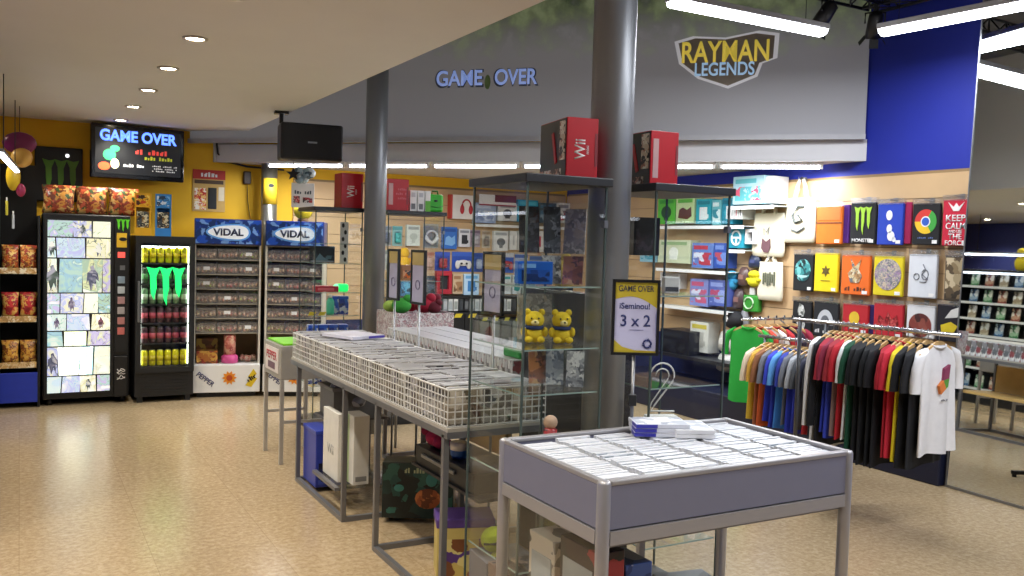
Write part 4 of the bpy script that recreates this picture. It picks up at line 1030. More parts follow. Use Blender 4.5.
t = thing('crumpled_bag', 'crumpled clear plastic bag stuffed above the grey crate', 'bag', (1.96, 5.76, .48), 0)
s = MB(); random.seed(5)
for i in range(7): s.ball((random.uniform(-.08, .08), random.uniform(-.1, .1), .08+random.uniform(0, .1)), (.07, .08, .05), 0, 10)
s.build('folds', pmat(('#b8bcc4', '#8a8e98', '#d8dce0', '#6a6e78'), 18, .2), t)
for j, (v0, v1, w, lab, tx) in enumerate(((5.2, 5.5, .04, 'flat white box leaning under the far basket table', 'Wii'), (5.1, 5.29, .1, 'white console box with pale green stripe under the far basket table', ''))):
    t = thing('white_carton', lab, 'box', (1.70 if j == 0 else 1.765, v0, .17), rad(0))
    MB().b2((0, 0, 0), (w, v1-v0, .42), 0, .003).build('carton', mat('#dcdad2', .4), t)
    if tx: text(tx, .13, .06, mat('#9a9a96', .5), t, (-.001, (v1-v0)/2, .18), rot=(PI/2, 0, -PI/2))
    else:
        MB().b2((-.0015, .08, .0), (0, .14, .42)).build('green_stripe', mat('#c4d8a8', .5), t)
        MB().b2((.015, -.0015, .02), (.085, 0, .05)).build('bar_print', mat('#8a8a86', .5), t)
t = thing('collector_box', 'big dark green picture box on the floor between the basket tables', 'box', (1.86, 4.86, .03), rad(-29))
MB().b2((0, 0, 0), (.42, .165, .33), 0, .004).build('carton', mat('#14261f', .35), t)
MB().b2((.005, -.002, .005), (.415, 0, .325)).build('cover_print', pmat(('#12302c', '#1c4a44', '#0e1c18', '#2a5c50', '#0c1614'), 16), t)
s = MB(); s.ball((.27, 0, .12), (.09, .004, .07)); s.build('orange_print', pmat(('#a0522a', '#c07038', '#703818'), 26), t)
s = MB(); s.ball((.29, 0, .23), (.04, .004, .045)); s.ball((.1, 0, .18), (.035, .004, .025)); s.build('teal_print', mat('#3a8078', .5), t)
bars(.12, .03, mat('#a8b088', .5), t, (.19, -.002, .285), 7)
t = thing('drawer_unit', 'black drawer with a steel handle on the shelf under the near basket table', 'drawer', (1.865, 3.68, .4705), 0)
MB().b2((0, 0, 0), (.28, .7, .1), 0, .004).build('case', mat('#1a1b1e', .45), t); MB().b2((-.014, .2, .05), (0, .6, .07), 0, .004).build('handle', STEEL, t)
t = thing('plush_toy', 'pink crumpled plush toy on the drawer under the near basket table', 'plush toy', (1.94, 4.28, .57), 0)
s = MB(); s.ball((0, 0, .05), (.06, .06, .05)); s.ball((.0, -.07, .035), (.05, .05, .035)); s.build('body', mat('#b02a5c', .9, 0, .1, 60), t); MB().ball((-.04, .04, .08), (.03, .03, .025)).build('head', mat('#8a2048', .9), t)
t = thing('paper_cup', 'blue and white cup lying on the drawer under the near basket table', 'cup', (1.94, 4.0, .57), 0)
MB().lathe([(.035, 0), (.045, .02), (.045, .075), (.04, .08)], seg=18).build('cup_body', mat('#3a70b8', .5), t); MB().lathe([(.046, .045), (.046, .083), (.03, .085)], seg=18).build('rim_band', WHITE, t)
t = thing('toy_box', 'yellow toy box with purple lid on the floor under the near basket table', 'toy box', (1.93, 3.86, 0), rad(-20))
MB().b2((-.15, 0, 0), (.13, .2, .27), 0, .004).build('carton', mat('#c8b468', .5), t)
MB().b2((-.14, -.002, .01), (.125, 0, .2)).build('cover_print', pmat(('#c8b060', '#6a3a6a', '#7a4a2c', '#a05a3a', '#d8c880', '#5a3a80'), 16), t)
MB().b2((-.155, -.004, .255), (.135, .204, .3), 0, .006).build('lid', mat('#5a4088', .45), t)
t = thing('plush_ball', 'lime green plush ball with a dark slit beside the toy box', 'plush toy', (1.95, 3.62, .2), rad(-25))
MB().ball((0, 0, .07), (.065, .06, .06)).build('body', mat('#a8b828', .9, 0, .1, 60), t); MB().tube([(-.05, -.04, .06), (0, -.061, .068), (.05, -.04, .085)], .006, 6).build('slit', BLACK, t); MB().ball((.02, -.02, .0), (.035, .03, .02)).build('foot', mat('#c8c860', .9), t)
t = thing('grey_carton', 'tall grey carton standing on the floor behind the lime plush ball', 'box', (1.86, 3.52, 0), rad(-5))
MB().b2((0, 0, 0), (.25, .22, .2), 0, .004).build('carton', mat('#77747a', .6), t); MB().b2((.02, -.002, .02), (.2, 0, .16)).build('print', pmat(('#8a868c', '#606066', '#a09ca0'), 20), t)
# small price-box stand near the sweets
t = thing('box_stand', 'grey steel box stand with lime green lid beside the sweet stands', 'stand', (1.66, 6.42, 0))
W, L = .34, .5
for x in (.014, W-.014):
    for y in (.014, L-.014): MB().b2((x-.014, y-.014, 0), (x+.014, y+.014, .62), 0, .002).build('leg', mat('#b0aca4', .4, .3), t)
MB().b2((0, 0, .62), (W, L, .87), 0, .006).build('bin_box', mat('#9a968e', .5), t)
MB().b2((.02, .02, .87), (W-.02, L-.02, .885), 0, .004).build('lid', mat('#78c81e', .4), t)
MB().b2((-.006, .06, .66), (0, L-.06, .84)).build('card', mat('#d8d0cc', .5), t)
text('PEPPER', .3, .06, mat('#b0303c', .5), t, (-.0075, L/2, .78), rot=(PI/2, 0, -PI/2)); MB().b2((-.0075, .15, .68), (-.006, .35, .73)).build('card_print', mat('#6a4a5a', .5), t)
s = MB(); s.b2((.028, 0, .3), (W-.028, .02, .32)); s.b2((.028, L-.02, .3), (W-.028, L, .32)); s.build('brace', mat('#b0aca4', .4, .3), t)
# bin of toys at the far end of the second table
t = thing('toy_bin', 'white wire bin heaped with toys behind the second table', 'bin', (2.62, 6.6, 0))
s = MB(); s.b2((0, 0, .55), (.5, .45, .56)); s.b2((0, 0, .56), (.01, .45, 1.08)); s.b2((.49, 0, .56), (.5, .45, 1.08)); s.b2((.01, 0, .56), (.49, .01, 1.08)); s.b2((.01, .44, .56), (.49, .45, 1.08)); s.build('tub', pmat(('#d8d4d4', '#a09498', '#e8e6e6', '#b08088'), 70), t)
for x in (.02, .48):
    for y in (.02, .43): MB().cyl((x, y, 0), (x, y, .55), .012, 8).build('leg', STEEL, t)
toys = [('green', '#3a9a3a', (.1, .15), .08), ('lime', '#a8c860', (.06, .3), .06), ('red', '#a01c34', (.3, .15), .085), ('dark red', '#701c2c', (.4, .25), .08), ('crimson', '#c02440', (.25, .32), .07), ('maroon', '#5c1828', (.36, .08), .06)]
for nm, c, (x, y), r in toys:
    t = thing('soft_toy', '%s soft toy heaped in the white bin behind the second table' % nm, 'soft toy', (2.62+x, 6.6+y, 1.07))
    MB().ball((0, 0, r*.8), (r, r, r*.8)).build('body', mat(c, .9, 0, .15, 50), t); MB().ball((r*.5, -r*.4, r*1.5), (r*.5, r*.5, r*.45)).build('head', mat(c, .9, 0, .15, 40), t)
# game rack behind the near pillar, facing the T-shirts (mirrored in the wall mirror)
t = thing('game_rack', 'black rack of boxed games with a white header behind the dark pillar', 'game rack', (2.42, 3.62, 0))
s = MB(); s.b2((0, 0, 0), (.03, .6, 1.42)); s.b2((.03, 0, 0), (.3, .02, 1.42)); s.b2((.03, .58, 0), (.3, .6, 1.42)); s.b2((.03, .02, 0), (.3, .58, .1)); s.build('carcass', BK, t)
rz_ = (.12, .36, .78, 1.0, 1.22)
for z in rz_:
    sh = MB().b2((.03, .02, z-.012), (.3, .58, z)).build('shelf', mat('#3a3c40', .4), t); MB().b2((.3, .02, z-.02), (.306, .58, z+.012)).build('price_strip', WHITE, sh)
hb = MB().b2((.29, .02, .56), (.31, .58, .74), 0, .003).build('white_panel', WHITE, t)
MB().poly([(.3+.05*math.cos(a)+.1, .65+.05*math.sin(a)) for a in [2*PI*i/20 for i in range(20)]], .311, .313, 0, 'yz').build('red_disc', mat('#c01830', .5), hb)
bars(.2, .05, mat('#44484c', .5), hb, (.3105, .2, .66), 6, 'x')
for zi, z in enumerate(rz_):
    for j in range(4):
        o = bpy.data.objects.new('rack_game', gme[(j+zi) % 4]); COL.objects.link(o); o.location = (2.42+.26, 3.62+.09+j*.14, z); o.rotation_euler = (rad(-8), 0, PI/2)
        tag(o, 'boxed game, black rack behind the pillar, %s shelf up, %s from near side' % (ORD[zi], ORD[j]), 'boxed game', 'boxed games on the black rack')
t = thing('plush_ball', 'yellow plush ball on top of the black game rack', 'plush toy', (2.6, 4.1, 1.42)); 
MB().ball((0, 0, .08), (.07, .07, .08)).build('body', YEL, t); MB().ball((0, 0, .17), (.03, .03, .03)).build('knob', mat('#c8a818', .9), t)
# ---- grey bin table nearest the camera
GX0, GX1, GY0, GY1 = 1.412, 2.432, 2.0, 2.62
ALU = mat('#a5a4a8', .35, .45, .04); PANEL = mat('#74768a', .5, 0, .04)
t = thing('bin_table', 'grey aluminium bin table full of game cases nearest the camera', 'table', (GX0, GY0, 0)); W, L = GX1-GX0, GY1-GY0
for x in (.02, W-.02):
    for y in (.02, L-.02):
        MB().lathe([(.02, .0), (.02, .99), (.017, .998), (.006, 1.001)], (x, y, 0), 20).build('leg', ALU, t)
for nm, a, b in (('front_panel', (.036, .008, .86), (W-.036, .03, .985)), ('back_panel', (.036, L-.03, .86), (W-.036, L-.008, .985)), ('side_panel', (.008, .036, .86), (.03, L-.036, .985)), ('side_panel', (W-.03, .036, .86), (W-.008, L-.036, .985))):
    p = MB().b2(a, b).build(nm, PANEL, t)
    e = MB(); e.b2((a[0], a[1]-.003, .985), (b[0], b[1]+.003, .999), 0, .003); e.build('rim', ALU, p)
s = MB(); 
for y in (.004, L-.036): s.b2((.036, y, .815), (W-.036, y+.032, .855))
for x in (.004, W-.036): s.b2((x, .036, .815), (x+.032, L-.036, .855))
s.build('rail', ALU, t)
MB().b2((.03, .03, .80), (W-.03, L-.03, .812)).build('bin_floor', mat('#8a8b90', .6), t)
MB().b2((.008, .04, .05), (.013, L-.04, .81)).build('glass_side', GLASS, t); MB().b2((.04, L-.013, .05), (W*.6, L-.008, .81)).build('glass_back', GLASS, t)
MB().b2((W*.6-.012, L-.02, .0), (W*.6+.012, L, .815)).build('glass_post', ALU, t)
MB().b2((.02, .02, .36), (W*.42, L-.02, .368)).build('glass_shelf', GSH, t)
MB().b2((.01, .01, .04), (W-.01, L-.01, .052)).build('low_board', mat('#8a8b90', .5), t)
cols = [pmat(c, 30, .3, 0, (1, .3, 1)) for c in (('#e8e8ec', '#d0d0d4', '#b8bcc0', '#dfe3e8'), ('#dfe4ea', '#c2cad2', '#e8e8e8', '#9aa6b0'), ('#d4d8d8', '#a8b4b4', '#e4e8e8', '#6f8080'), ('#8a9a9a', '#5c7a80', '#a8b8b8', '#c8d0d0'))]
edge = mat('#d4d8e0', .25, 0, .1, 60)
def game_mesh(d, h, m):
    s = MB(); s.b2((-.066, 0, 0), (.066, d*.86, h-.003)); s.b2((-.0665, .0006, h-.003), (.0665, d*.84, h), 1); s.b2((-.0665, -.0005, .0), (-.058, d*.87, h-.001), 1); return s.mesh('game_case', [m, edge])
gms = [game_mesh(.0185, h, m) for m in cols for h in (.176, .179, .173)]
random.seed(4)
step = .0192; nrow = int((L-.07)/step)
for c in range(6):
    for j in range(nrow):
        if (c, j) in ((0, nrow-1), (4, 0)) : continue
        dk = (c == 0 and j > nrow*.55)
        o = bpy.data.objects.new('game_case', gms[random.randrange(9, 12) if dk and random.random() < .7 else random.choice((0, 1, 2, 0, 1, 3, 4, 5, 6))]); COL.objects.link(o)
        o.location = (GX0+.108+c*.160+random.uniform(-.0015, .0015)+(.02 if c > 0 else 0)*0, GY0+.037+j*step, .812); o.rotation_euler = (rad(random.uniform(-2, 0)), 0, rad(random.uniform(-.6, .6)))
        tag(o, 'game case, %s from the front panel, %s row from aisle, grey bin table' % (ORD[j], ORD[c]), 'game case', 'game cases in the grey bin table')
for c in range(1, 6):
    o = MB().b2((-.004, 0, 0), (.004, L-.07, .165)).build('bin_divider', mat('#5a5c66', .5)); o.location = (GX0+.108+(c-.5)*.160, GY0+.035, .812)
    tag(o, 'thin grey divider between game rows in the bin table, %s from the aisle' % ORD[c-1], 'divider')
for j in range(3):
    t = thing('boxed_disc', 'blue-spined game case in the small stack at the foot of the sign, %s from below' % ORD[j], 'game case', (2.0, 2.5, .992+j*.0155), rad(-28+j*2))
    MB().b2((-.095, -.068, 0), (.095, .068, .0145), 0, .0015).build('case', mat('#c8ccd8', .3), t); MB().b2((-.096, -.0685, .001), (-.02, .0, .0135)).build('blue_cover', mat('#2f2fa0', .3), t); MB().b2((-.09, -.063, .0143), (.09, .063, .0148)).build('cover_print', pmat(('#d8dce4', '#a8b0c0', '#f0f0f4', '#8890a8'), 20), t)
for j in range(2):
    t = thing('boxed_disc', 'white game case in the small stack beside the blue-spined ones, %s' % ['lower', 'upper'][j], 'game case', (2.105, 2.46, .992+j*.0155), rad(-24))
    MB().b2((-.07, -.09, 0), (.07, .09, .0145), 0, .0015).build('case', mat('#d8dae0', .3), t); MB().b2((-.065, -.085, .0143), (.065, .085, .0148)).build('cover_print', pmat(('#d0d4dc', '#b0b6c4', '#e8e8ee'), 20), t)
# 3 x 2 sign
t = thing('counter_sign', 'framed yellow and lilac 3 x 2 offer sign on a pole above the bin table', 'sign', (1.99, 2.62, 0), rad(-27))
t.location = (1.945, 2.585, .81)
MB().cyl((0, .006, 0), (0, .006, .47), .0065, 10).build('pole', STEEL, t)
MB().b2((-.014, -.008, .27), (.014, .02, .31), 0, .003).build('clamp', BLACK, t)
MB().b2((-.03, -.02, 0), (.03, .02, .006)).build('foot', STEEL, t)
sw, z0, z1 = .172, .455, .728; h2 = (z1-z0)
s = MB(); b_ = .010
s.b2((-sw/2, -.012, z0), (-sw/2+b_, .004, z1)); s.b2((sw/2-b_, -.012, z0), (sw/2, .004, z1)); s.b2((-sw/2+b_, -.012, z0), (sw/2-b_, .004, z0+b_)); s.b2((-sw/2+b_, -.012, z1-b_), (sw/2-b_, .004, z1)); s.b2((-sw/2, .0, z0), (sw/2, .005, z1)); s.build('frame', BLACK, t)
sh = MB().b2((-sw/2+b_, -.004, z0+b_), (sw/2-b_, .0, z1-b_)).build('sheet', mat('#c6c6e6', .5, 0, .02), t)
ix, iz0, iz1 = sw/2-b_, z0+b_, z1-b_
arc = [(ix*(1-2*i/16), iz1-.062+.024*math.sin(PI*i/16)*1.0-.0+(-.03*(1-i/16)) ) for i in range(17)]
MB().poly([(-ix, iz1), (ix, iz1)]+arc, -.0052, -.004).build('yellow_header', mat('#c8b436', .5), sh)
MB().poly([(ix, iz1-.092), (ix, iz0+.02), (ix-.004, iz1-.12)], -.005, -.004).build('side_curve', mat('#8f93c4', .5), sh)
MB().poly([(-ix, iz0+.045), (-ix, iz0), (ix, iz0), (ix, iz0+.006), (.0, iz0+.008), (-ix*.6, iz0+.02)], -.0052, -.004).build('yellow_footer', mat('#c8b436', .5), sh)
NV = mat('#25306e', .5)
text('GAME OVER', .128, .022, mat('#4a4a50', .5), sh, (0, -.0065, iz1-.022)); text('iSeminou!', .11, .022, NV, sh, (-.004, -.0055, z0+.178)); text('3 x 2', .108, .042, NV, sh, (0, -.0055, z0+.125))
MB().b2((-.02, -.0055, z0+.09), (.03, -.004, z0+.0925)).build('rule', mat('#8a8ab0', .5), sh)
s = MB()
for k in range(3):
    a0 = PI/2+k*2*PI/3
    s.tube([(.045+.014*math.cos(a0+x), -.0055, z0+.042+.014*math.sin(a0+x)) for x in (.2, .6, 1.0, 1.4, 1.7)], .0035, 6)
    a1_ = a0+1.95; s.poly([(.045+.008*math.cos(a1_-.15), z0+.042+.008*math.sin(a1_-.15)), (.045+.021*math.cos(a1_-.15), z0+.042+.021*math.sin(a1_-.15)), (.045+.015*math.cos(a1_+.4), z0+.042+.015*math.sin(a1_+.4))], -.0075, -.0045)
s.build('recycling_arrows', NV, sh)
# things inside the grey table
for j, (x, y, z, w, d, h, c, nm) in enumerate(((.06, .1, .368, .1, .2, .39, ('#302028', '#a03038', '#202028'), 'dark red'), (.06, .33, .368, .1, .16, .35, ('#c8c0b0', '#88847c', '#50504c'), 'pale'), (.18, .12, .368, .1, .14, .33, ('#203a78', '#3a5aa0', '#a0a8b8'), 'blue'), (.17, .34, .368, .12, .14, .36, ('#8a9098', '#c8ccd0', '#50545c'), 'silver'))):
    t = thing('boxed_toy', '%s boxed toy on the glass shelf inside the grey bin table' % nm, 'boxed toy', (GX0+x, GY0+y, z))
    MB().b2((0, 0, 0), (w, d, h), 0, .003).build('carton', pmat(c, 14), t); MB().b2((-.002, .02, .03), (0, d-.02, h-.06)).build('window', mat('#a8b0b4', .2), t)
for j in range(2):
    t = thing('dark_carton', 'black carton in the heap inside the grey bin table, %s' % ['lower', 'upper'][j], 'box', (GX0+.47+.02*j, GY0+.2, .052+j*.26), rad(-10))
    MB().b2((0, 0, 0), (.2, .24, .255 if j == 0 else .2), 0, .004).build('carton', pmat(('#17171b', '#24252b', '#3a3a40', '#101013'), 12), t); MB().b2((.02, -.002, .2 if j == 0 else .16), (.18, 0, .22 if j == 0 else .18)).build('pale_band', mat('#b8b4b4', .5), t)
t = thing('flat_case', 'red and white flat case on the low board inside the grey bin table', 'case', (GX0+.8, GY0+.3, .052), rad(12))
MB().b2((-.08, -.09, 0), (.1, .1, .31), 0, .004).build('carton', mat('#b8b8bc', .4), t); MB().b2((-.082, -.092, .25), (.102, .102, .3)).build('red_band', mat('#903040', .5), t)
# ================================================================== GOODS ON THE TWO SLATWALLS
def place(plane, rect, depth):
    x0, y0, x1, y1 = rect; ym = (y0+y1)/2
    ax, val = (1, BW-.03-depth) if plane == 'A' else (0, RW-.03-depth)
    a, b = hit(x0, ym, ax, val), hit(x1, ym, ax, val)
    xm = (x0+x1)/2
    zt, zb = hit(xm, y0, ax, val).z, hit(xm, y1, ax, val).z
    c = (a+b)/2; w = (b-a).length
    if plane == 'A': return Vector((c.x, BW-.03, zb)), 0, w, zt-zb
    return Vector((RW-.03, c.y, zb)), -PI/2, w, zt-zb
def hooks(s, w, h, d):
    s.cyl((0, 0, h-.012), (0, -d-.012, h-.012), .003, 6)
def goods(plane, rect, style, label, name, cat, c1='#d8d8d8', c2='#888888', c3='#333333', depth=.06, grp=None):
    loc, rz, w, h = place(plane, rect, depth)
    t = thing(name, label, cat, loc, rz, grp or ('goods on the back slatwall' if plane == 'A' else 'goods on the slatwall behind the sign case'))
    d = depth; M1, M2, M3 = mat(c1, .35), mat(c2, .4), mat(c3, .4)
    if style == 'blister':
        MB().b2((-w/2, -.006, 0), (w/2, -.002, h), 0).build('card', M1, t)
        MB().b2((-w/2, -.0075, h*.8), (w/2, -.006, h*.97)).build('title_band', M2, t)
        s = MB(); s.b2((-w*.36, -d, h*.08), (w*.36, -.006, h*.74), 0, min(.012, w*.08)); s.build('clear_bubble', CLEAR, t)
        s = MB(); s.b2((-w*.26, -d*.8, h*.16), (w*.26, -.01, h*.66), 0, min(.018, w*.1)); s.ball((0, -d*.8, h*.42), (w*.13, .008, w*.13), 0, 10); s.build('product', M3, t)
    elif style == 'box':
        MB().b2((-w/2, -d, 0), (w/2, -.001, h), 0, .002).build('carton', M1, t)
        MB().b2((-w*.42, -d-.0015, h*.12), (w*.42, -d, h*.62)).build('picture', pmat((c2, c3, c1, c2), 22), t)
        MB().b2((-w*.42, -d-.0015, h*.74), (w*.25, -d, h*.9)).build('title_band', M2, t)
    elif style == 'product':
        MB().b2((-w/2, -d, 0), (w/2, -.001, h), 0, .002).build('carton', M1, t)
        s = MB(); kk = int(rect[0]*3+rect[1]) % 3
        if kk == 0: s.poly(circ(0, h*.45, min(w*.3, h*.3), min(w*.3, h*.3)*.8), -d-.003, -d); s.b2((-w*.12, -d-.004, h*.15), (w*.12, -d, h*.4))
        elif kk == 1: s.box((0, -d-.001, h*.42), (w*.5, .004, h*.5), 0, .0015); s.box((w*.1, -d-.002, h*.3), (w*.5, .004, h*.16), 0, .0015)
        else: s.poly([(-w*.36, h*.2), (-w*.3, h*.52), (-w*.1, h*.6), (w*.12, h*.5), (w*.34, h*.62), (w*.38, h*.26), (w*.15, h*.14)], -d-.003, -d)
        s.build('product_picture', M3, t)
        MB().b2((-w*.4, -d-.0015, h*.78), (w*.4, -d, h*.92)).build('title_band', M2, t)
    elif style == 'stripe':
        MB().b2((-w/2, -d, 0), (w/2, -.001, h), 0, .002).build('carton', M1, t)
        MB().b2((-w*.08, -d-.0015, h*.25), (w*.14, -d, h*.75)).build('stripe', M2, t)
    elif style == 'headphones':
        MB().b2((-w/2, -d, 0), (w/2, -.001, h), 0, .003).build('carton', M1, t)
        MB().b2((-w/2-.001, -d-.001, 0), (-w/2+w*.07, 0, h)).build('side', M2, t)
        cx = w*.2; r = h*.2
        s = MB(); s.tube([(cx+r*math.cos(a), -d-.004, h*.55+r*1.3*math.sin(a)) for a in [PI*i/12 for i in range(13)]], h*.035, 8)
        for k in (-1, 1): s.ball((cx+k*r, -d-.004, h*.4), (h*.1, .012, h*.2), 0, 12)
        s.build('headphones_picture', M3, t)
    elif style == 'headset':
        MB().b2((-w/2, -.006, 0), (w/2, -.002, h)).build('card', M1, t)
        s = MB(); r = w*.38
        s.tube([(r*math.cos(a), -d*.6, h*.45+r*1.0*math.sin(a)) for a in [PI*i/12 for i in range(13)]], w*.07, 8)
        s.tube([(-r, -d*.6, h*.45), (-r*.6, -d*.7, h*.3), (0, -d*.75, h*.2), (r*.6, -d*.7, h*.3), (r, -d*.6, h*.45)], w*.12, 8); s.build('headset', M2, t)
        MB().b2((-w*.48, -d, h*.02), (w*.48, -.006, h*.94), 0, .01).build('clear_bubble', CLEAR, t)
    elif style == 'gamepad':
        MB().b2((-w/2, -.008, 0), (w/2, -.002, h)).build('card', M1, t)
        MB().b2((-w/2, -.0095, h*.78), (w/2, -.008, h)).build('title_band', M2, t)
        s = MB(); s.ball((0, -d*.5, h*.45), (w*.3, d*.3, h*.16), 0, 14)
        for k in (-1, 1): s.ball((k*w*.27, -d*.5, h*.36), (w*.12, d*.35, h*.22), 0, 12)
        s.build('gamepad', M3, t)
        s = MB()
        for k in (-1, 1): s.cyl((k*w*.12, -d*.5, h*.42), (k*w*.12, -d*.95, h*.42), w*.045, 10)
        s.build('thumbstick', BLACK, t)
    elif style == 'wheel':
        MB().b2((-w/2, -d, 0), (w/2, -.001, h), 0, .003).build('carton', M1, t)
        r = min(w, h)*.32
        s = MB(); s.tube([(r*math.cos(a), -d-.004, h*.5+r*math.sin(a)*1.1) for a in [2*PI*i/20 for i in range(20)]], r*.16, 8, closed=True)
        s.b2((-r*.95, -d-.005, h*.5-r*.12), (r*.95, -d, h*.5+r*.2)); s.b2((-r*.18, -d-.005, h*.5-r), (r*.18, -d, h*.5)); s.build('wheel_picture', M3, t)
    elif style == 'plush':
        s = MB(); s.ball((0, -d/2, h*.32), (w*.4, d*.5, h*.32)); s.ball((0, -d*.55, h*.74), (w*.34, d*.45, h*.24)); s.build('body', mat(c1, .9, 0, .12, 50), t)
        s = MB()
        for k in (-1, 1): s.ball((k*w*.36, -d*.6, h*.42), (w*.14, d*.25, h*.12), 0, 10)
        s.build('arm', mat(c2, .9, 0, .12, 50), t); MB().cyl((0, -.001, h*.97), (0, -d*.6, h*.93), .003, 6).build('loop', BLACK, t)
    elif style == 'frame':
        s = MB(); s.b2((-w/2, -d, 0), (-w*.3, -.001, h)); s.b2((w*.3, -d, 0), (w/2, -.001, h)); s.b2((-w*.3, -d, 0), (w*.3, -.001, h*.2)); s.b2((-w*.3, -d, h*.8), (w*.3, -.001, h)); s.build('carton', M1, t)
        MB().b2((-w*.3, -d*.5, h*.2), (w*.3, -.002, h*.8)).build('window', M2, t)
    elif style == 'pouch':
        s = MB(); n = 14; rings = []
        for tt, kw, kd in ((0, .8, .5), (.1, 1, .9), (.5, .95, 1), (.85, .8, .6), (1, .55, .15)):
            rings.append([(w/2*kw*math.cos(a), -d/2+d/2*kd*math.sin(a), h*tt) for a in [2*PI*j/n for j in range(n)]])
        s.loft(rings); s.build('pouch', M1, t); MB().b2((-w*.2, -d*1.0, h*.35), (w*.2, -d*.88, h*.6)).build('patch', M2, t)
    return t
def shelf(plane, x0, x1, y, label, depth=.2, dark=False):
    loc, rz, w, h = place(plane, (x0, y-1, x1, y), depth)
    t = thing('wall_shelf', label, 'shelf', loc, rz)
    s = MB(); s.b2((-w/2, -depth, -.008), (w/2, 0, 0)); s.build('board', mat('#2a2c30', .4) if dark else mat('#d4dcd8', .2), t)
    MB().b2((-w/2, -depth-.004, -.03), (w/2, -depth, .004)).build('price_strip', BLACK if dark else WHITE, t)
    return t
A = 'A'; B = 'B'
# --- back wall, beyond the far cases
goods(A, (451, 195, 473, 219), 'headphones', 'white box with red headphones picture on the back slatwall', 'headphone_box', 'box', '#e0dedb', '#c03a34', '#b02432', .1)
goods(A, (475, 203, 496, 223), 'box', 'pale blue pack under the red header on the back slatwall', 'accessory_pack', 'pack', '#a8b8d8', '#c8d4e8', '#8a9cc4', .08)
goods(A, (498, 204, 517, 221), 'product', 'white pack with black headphones picture, top row of the back slatwall', 'accessory_pack', 'pack', '#e0e2e6', '#9aa0a8', '#4a4e58', .08)
goods(A, (518, 200, 538, 222), 'product', 'bright cyan box with a dark shape, top row of the back slatwall', 'console_pack', 'pack', '#18a8d8', '#50c8ec', '#143a58', .1)
goods(A, (539, 203, 556, 223), 'box', 'dark blue pack beside the bright cyan box on the back slatwall', 'console_pack', 'pack', '#26465a', '#3a6a8a', '#8aa0b0', .1)
goods(A, (557, 203, 572, 223), 'box', 'white pack in the far corner, top row of the back slatwall', 'console_pack', 'pack', '#dcdcdc', '#8a8a90', '#a83040', .1)
loc, rz, w, h = place(A, (479, 195, 516, 206), .12)
t = thing('shelf_header', 'dark red and white header strip over the packs on the back slatwall', 'header strip', loc, rz)
MB().b2((-w/2, -.125, 0), (w/2, -.12, h)).build('panel', WHITE, t); MB().b2((-w*.08, -.127, h*.35), (w/2, -.125, h)).build('red_print', mat('#6a2028', .5), t); MB().b2((-w/2, -.127, 0), (w/2, -.125, h*.12)).build('red_rule', mat('#a83040', .5), t); MB().cyl((0, -.12, h*.9), (0, 0, h*.9), .004, 6).build('arm', STEEL, t)
shelf(A, 476, 572, 226, 'white glass shelf under the top row of packs on the back slatwall', .14)
r2 = [((384, 226, 393, 246), 'blister', 'grey blister pack', '#a8aaa8', '#787c7c', '#6a6c70'), ((394, 226, 404, 246), 'blister', 'teal blister pack', '#8ab8b4', '#5a9a98', '#48b0a8'), ((407, 225, 420, 246), 'product', 'white cardboard pack', '#d0d6cc', '#9aa09a', '#b4bab0'), ((425, 224, 440, 248), 'headset', 'clear pack with white headset', '#a8aca0', '#e6e6e2', '#333333'), ((443, 227, 457, 249), 'product', 'bright blue pack', '#2a6ac0', '#1a4a98', '#7ab0e4'), ((459, 229, 470, 247), 'product', 'white pack with black gadget', '#d4d6dc', '#8a8e98', '#20222c'), ((471, 230, 482, 247), 'blister', 'mauve blister pack', '#b8a8b8', '#806a80', '#c8c0cc'), ((484, 231, 492, 248), 'blister', 'beige blister pack', '#c8bca8', '#a08a70', '#8a7a70'), ((494, 231, 508, 251), 'product', 'white pack with grey gamepad picture', '#dcdede', '#a8acb0', '#6a6e74'), ((510, 231, 517, 250), 'stripe', 'slim white box', '#dcdedc', '#b0b4b4', '#888888'), ((518, 231, 523, 250), 'stripe', 'second slim white box', '#e0e2e0', '#c8cccc', '#888888'), ((524, 231, 531, 251), 'stripe', 'white box with thin red stripe', '#e2e2e0', '#b83048', '#888888'), ((532, 231, 546, 252), 'stripe', 'wide white box with red stripe', '#e2e2e0', '#c03450', '#888888'), ((548, 232, 560, 252), 'stripe', 'white box in the far corner', '#d8dadc', '#7a8a98', '#888888')]
for rc, st, nm, a, b_, c in r2: goods(A, rc, st, nm+' in the second row of the back slatwall', 'accessory_pack', 'pack', a, b_, c, .06)
r3 = [((386, 250, 397, 270), 'blister', 'pale grey blister pack', '#b8b8b0', '#8a9088', '#9aa09a'), ((425, 252, 436, 270), 'blister', 'salmon blister pack', '#c89880', '#b0705a', '#d8b0a0'), ((437, 252, 452, 271), 'blister', 'blue-topped pack with red gadget', '#2a4ab0', '#3a5cc4', '#a82838'), ((454, 252, 475, 272), 'gamepad', 'blue pack with white gamepad', '#2a50b0', '#3a64c8', '#dcdcd8'), ((476, 253, 485, 272), 'blister', 'blue pack with pale gadget', '#3a5aa8', '#2a4a98', '#a8b4d0'), ((500, 253, 516, 273), 'gamepad', 'blue pack with red gamepad', '#3a62b8', '#c8ccd4', '#b04048'), ((517, 254, 530, 274), 'blister', 'white and blue blister pack', '#b8c4dc', '#4a6ab0', '#d8dce4'), ((532, 256, 546, 276), 'blister', 'grey and blue blister pack', '#8a94a8', '#40609c', '#c8ccd4')]
for rc, st, nm, a, b_, c in r3: goods(A, rc, st, nm+' in the third row of the back slatwall', 'accessory_pack', 'pack', a, b_, c, .07)
goods(A, (399, 247, 413, 270), 'plush', 'bright yellow plush toy hanging between the price signs', 'plush_toy', 'plush toy', '#e0b020', '#d89a18', depth=.12)
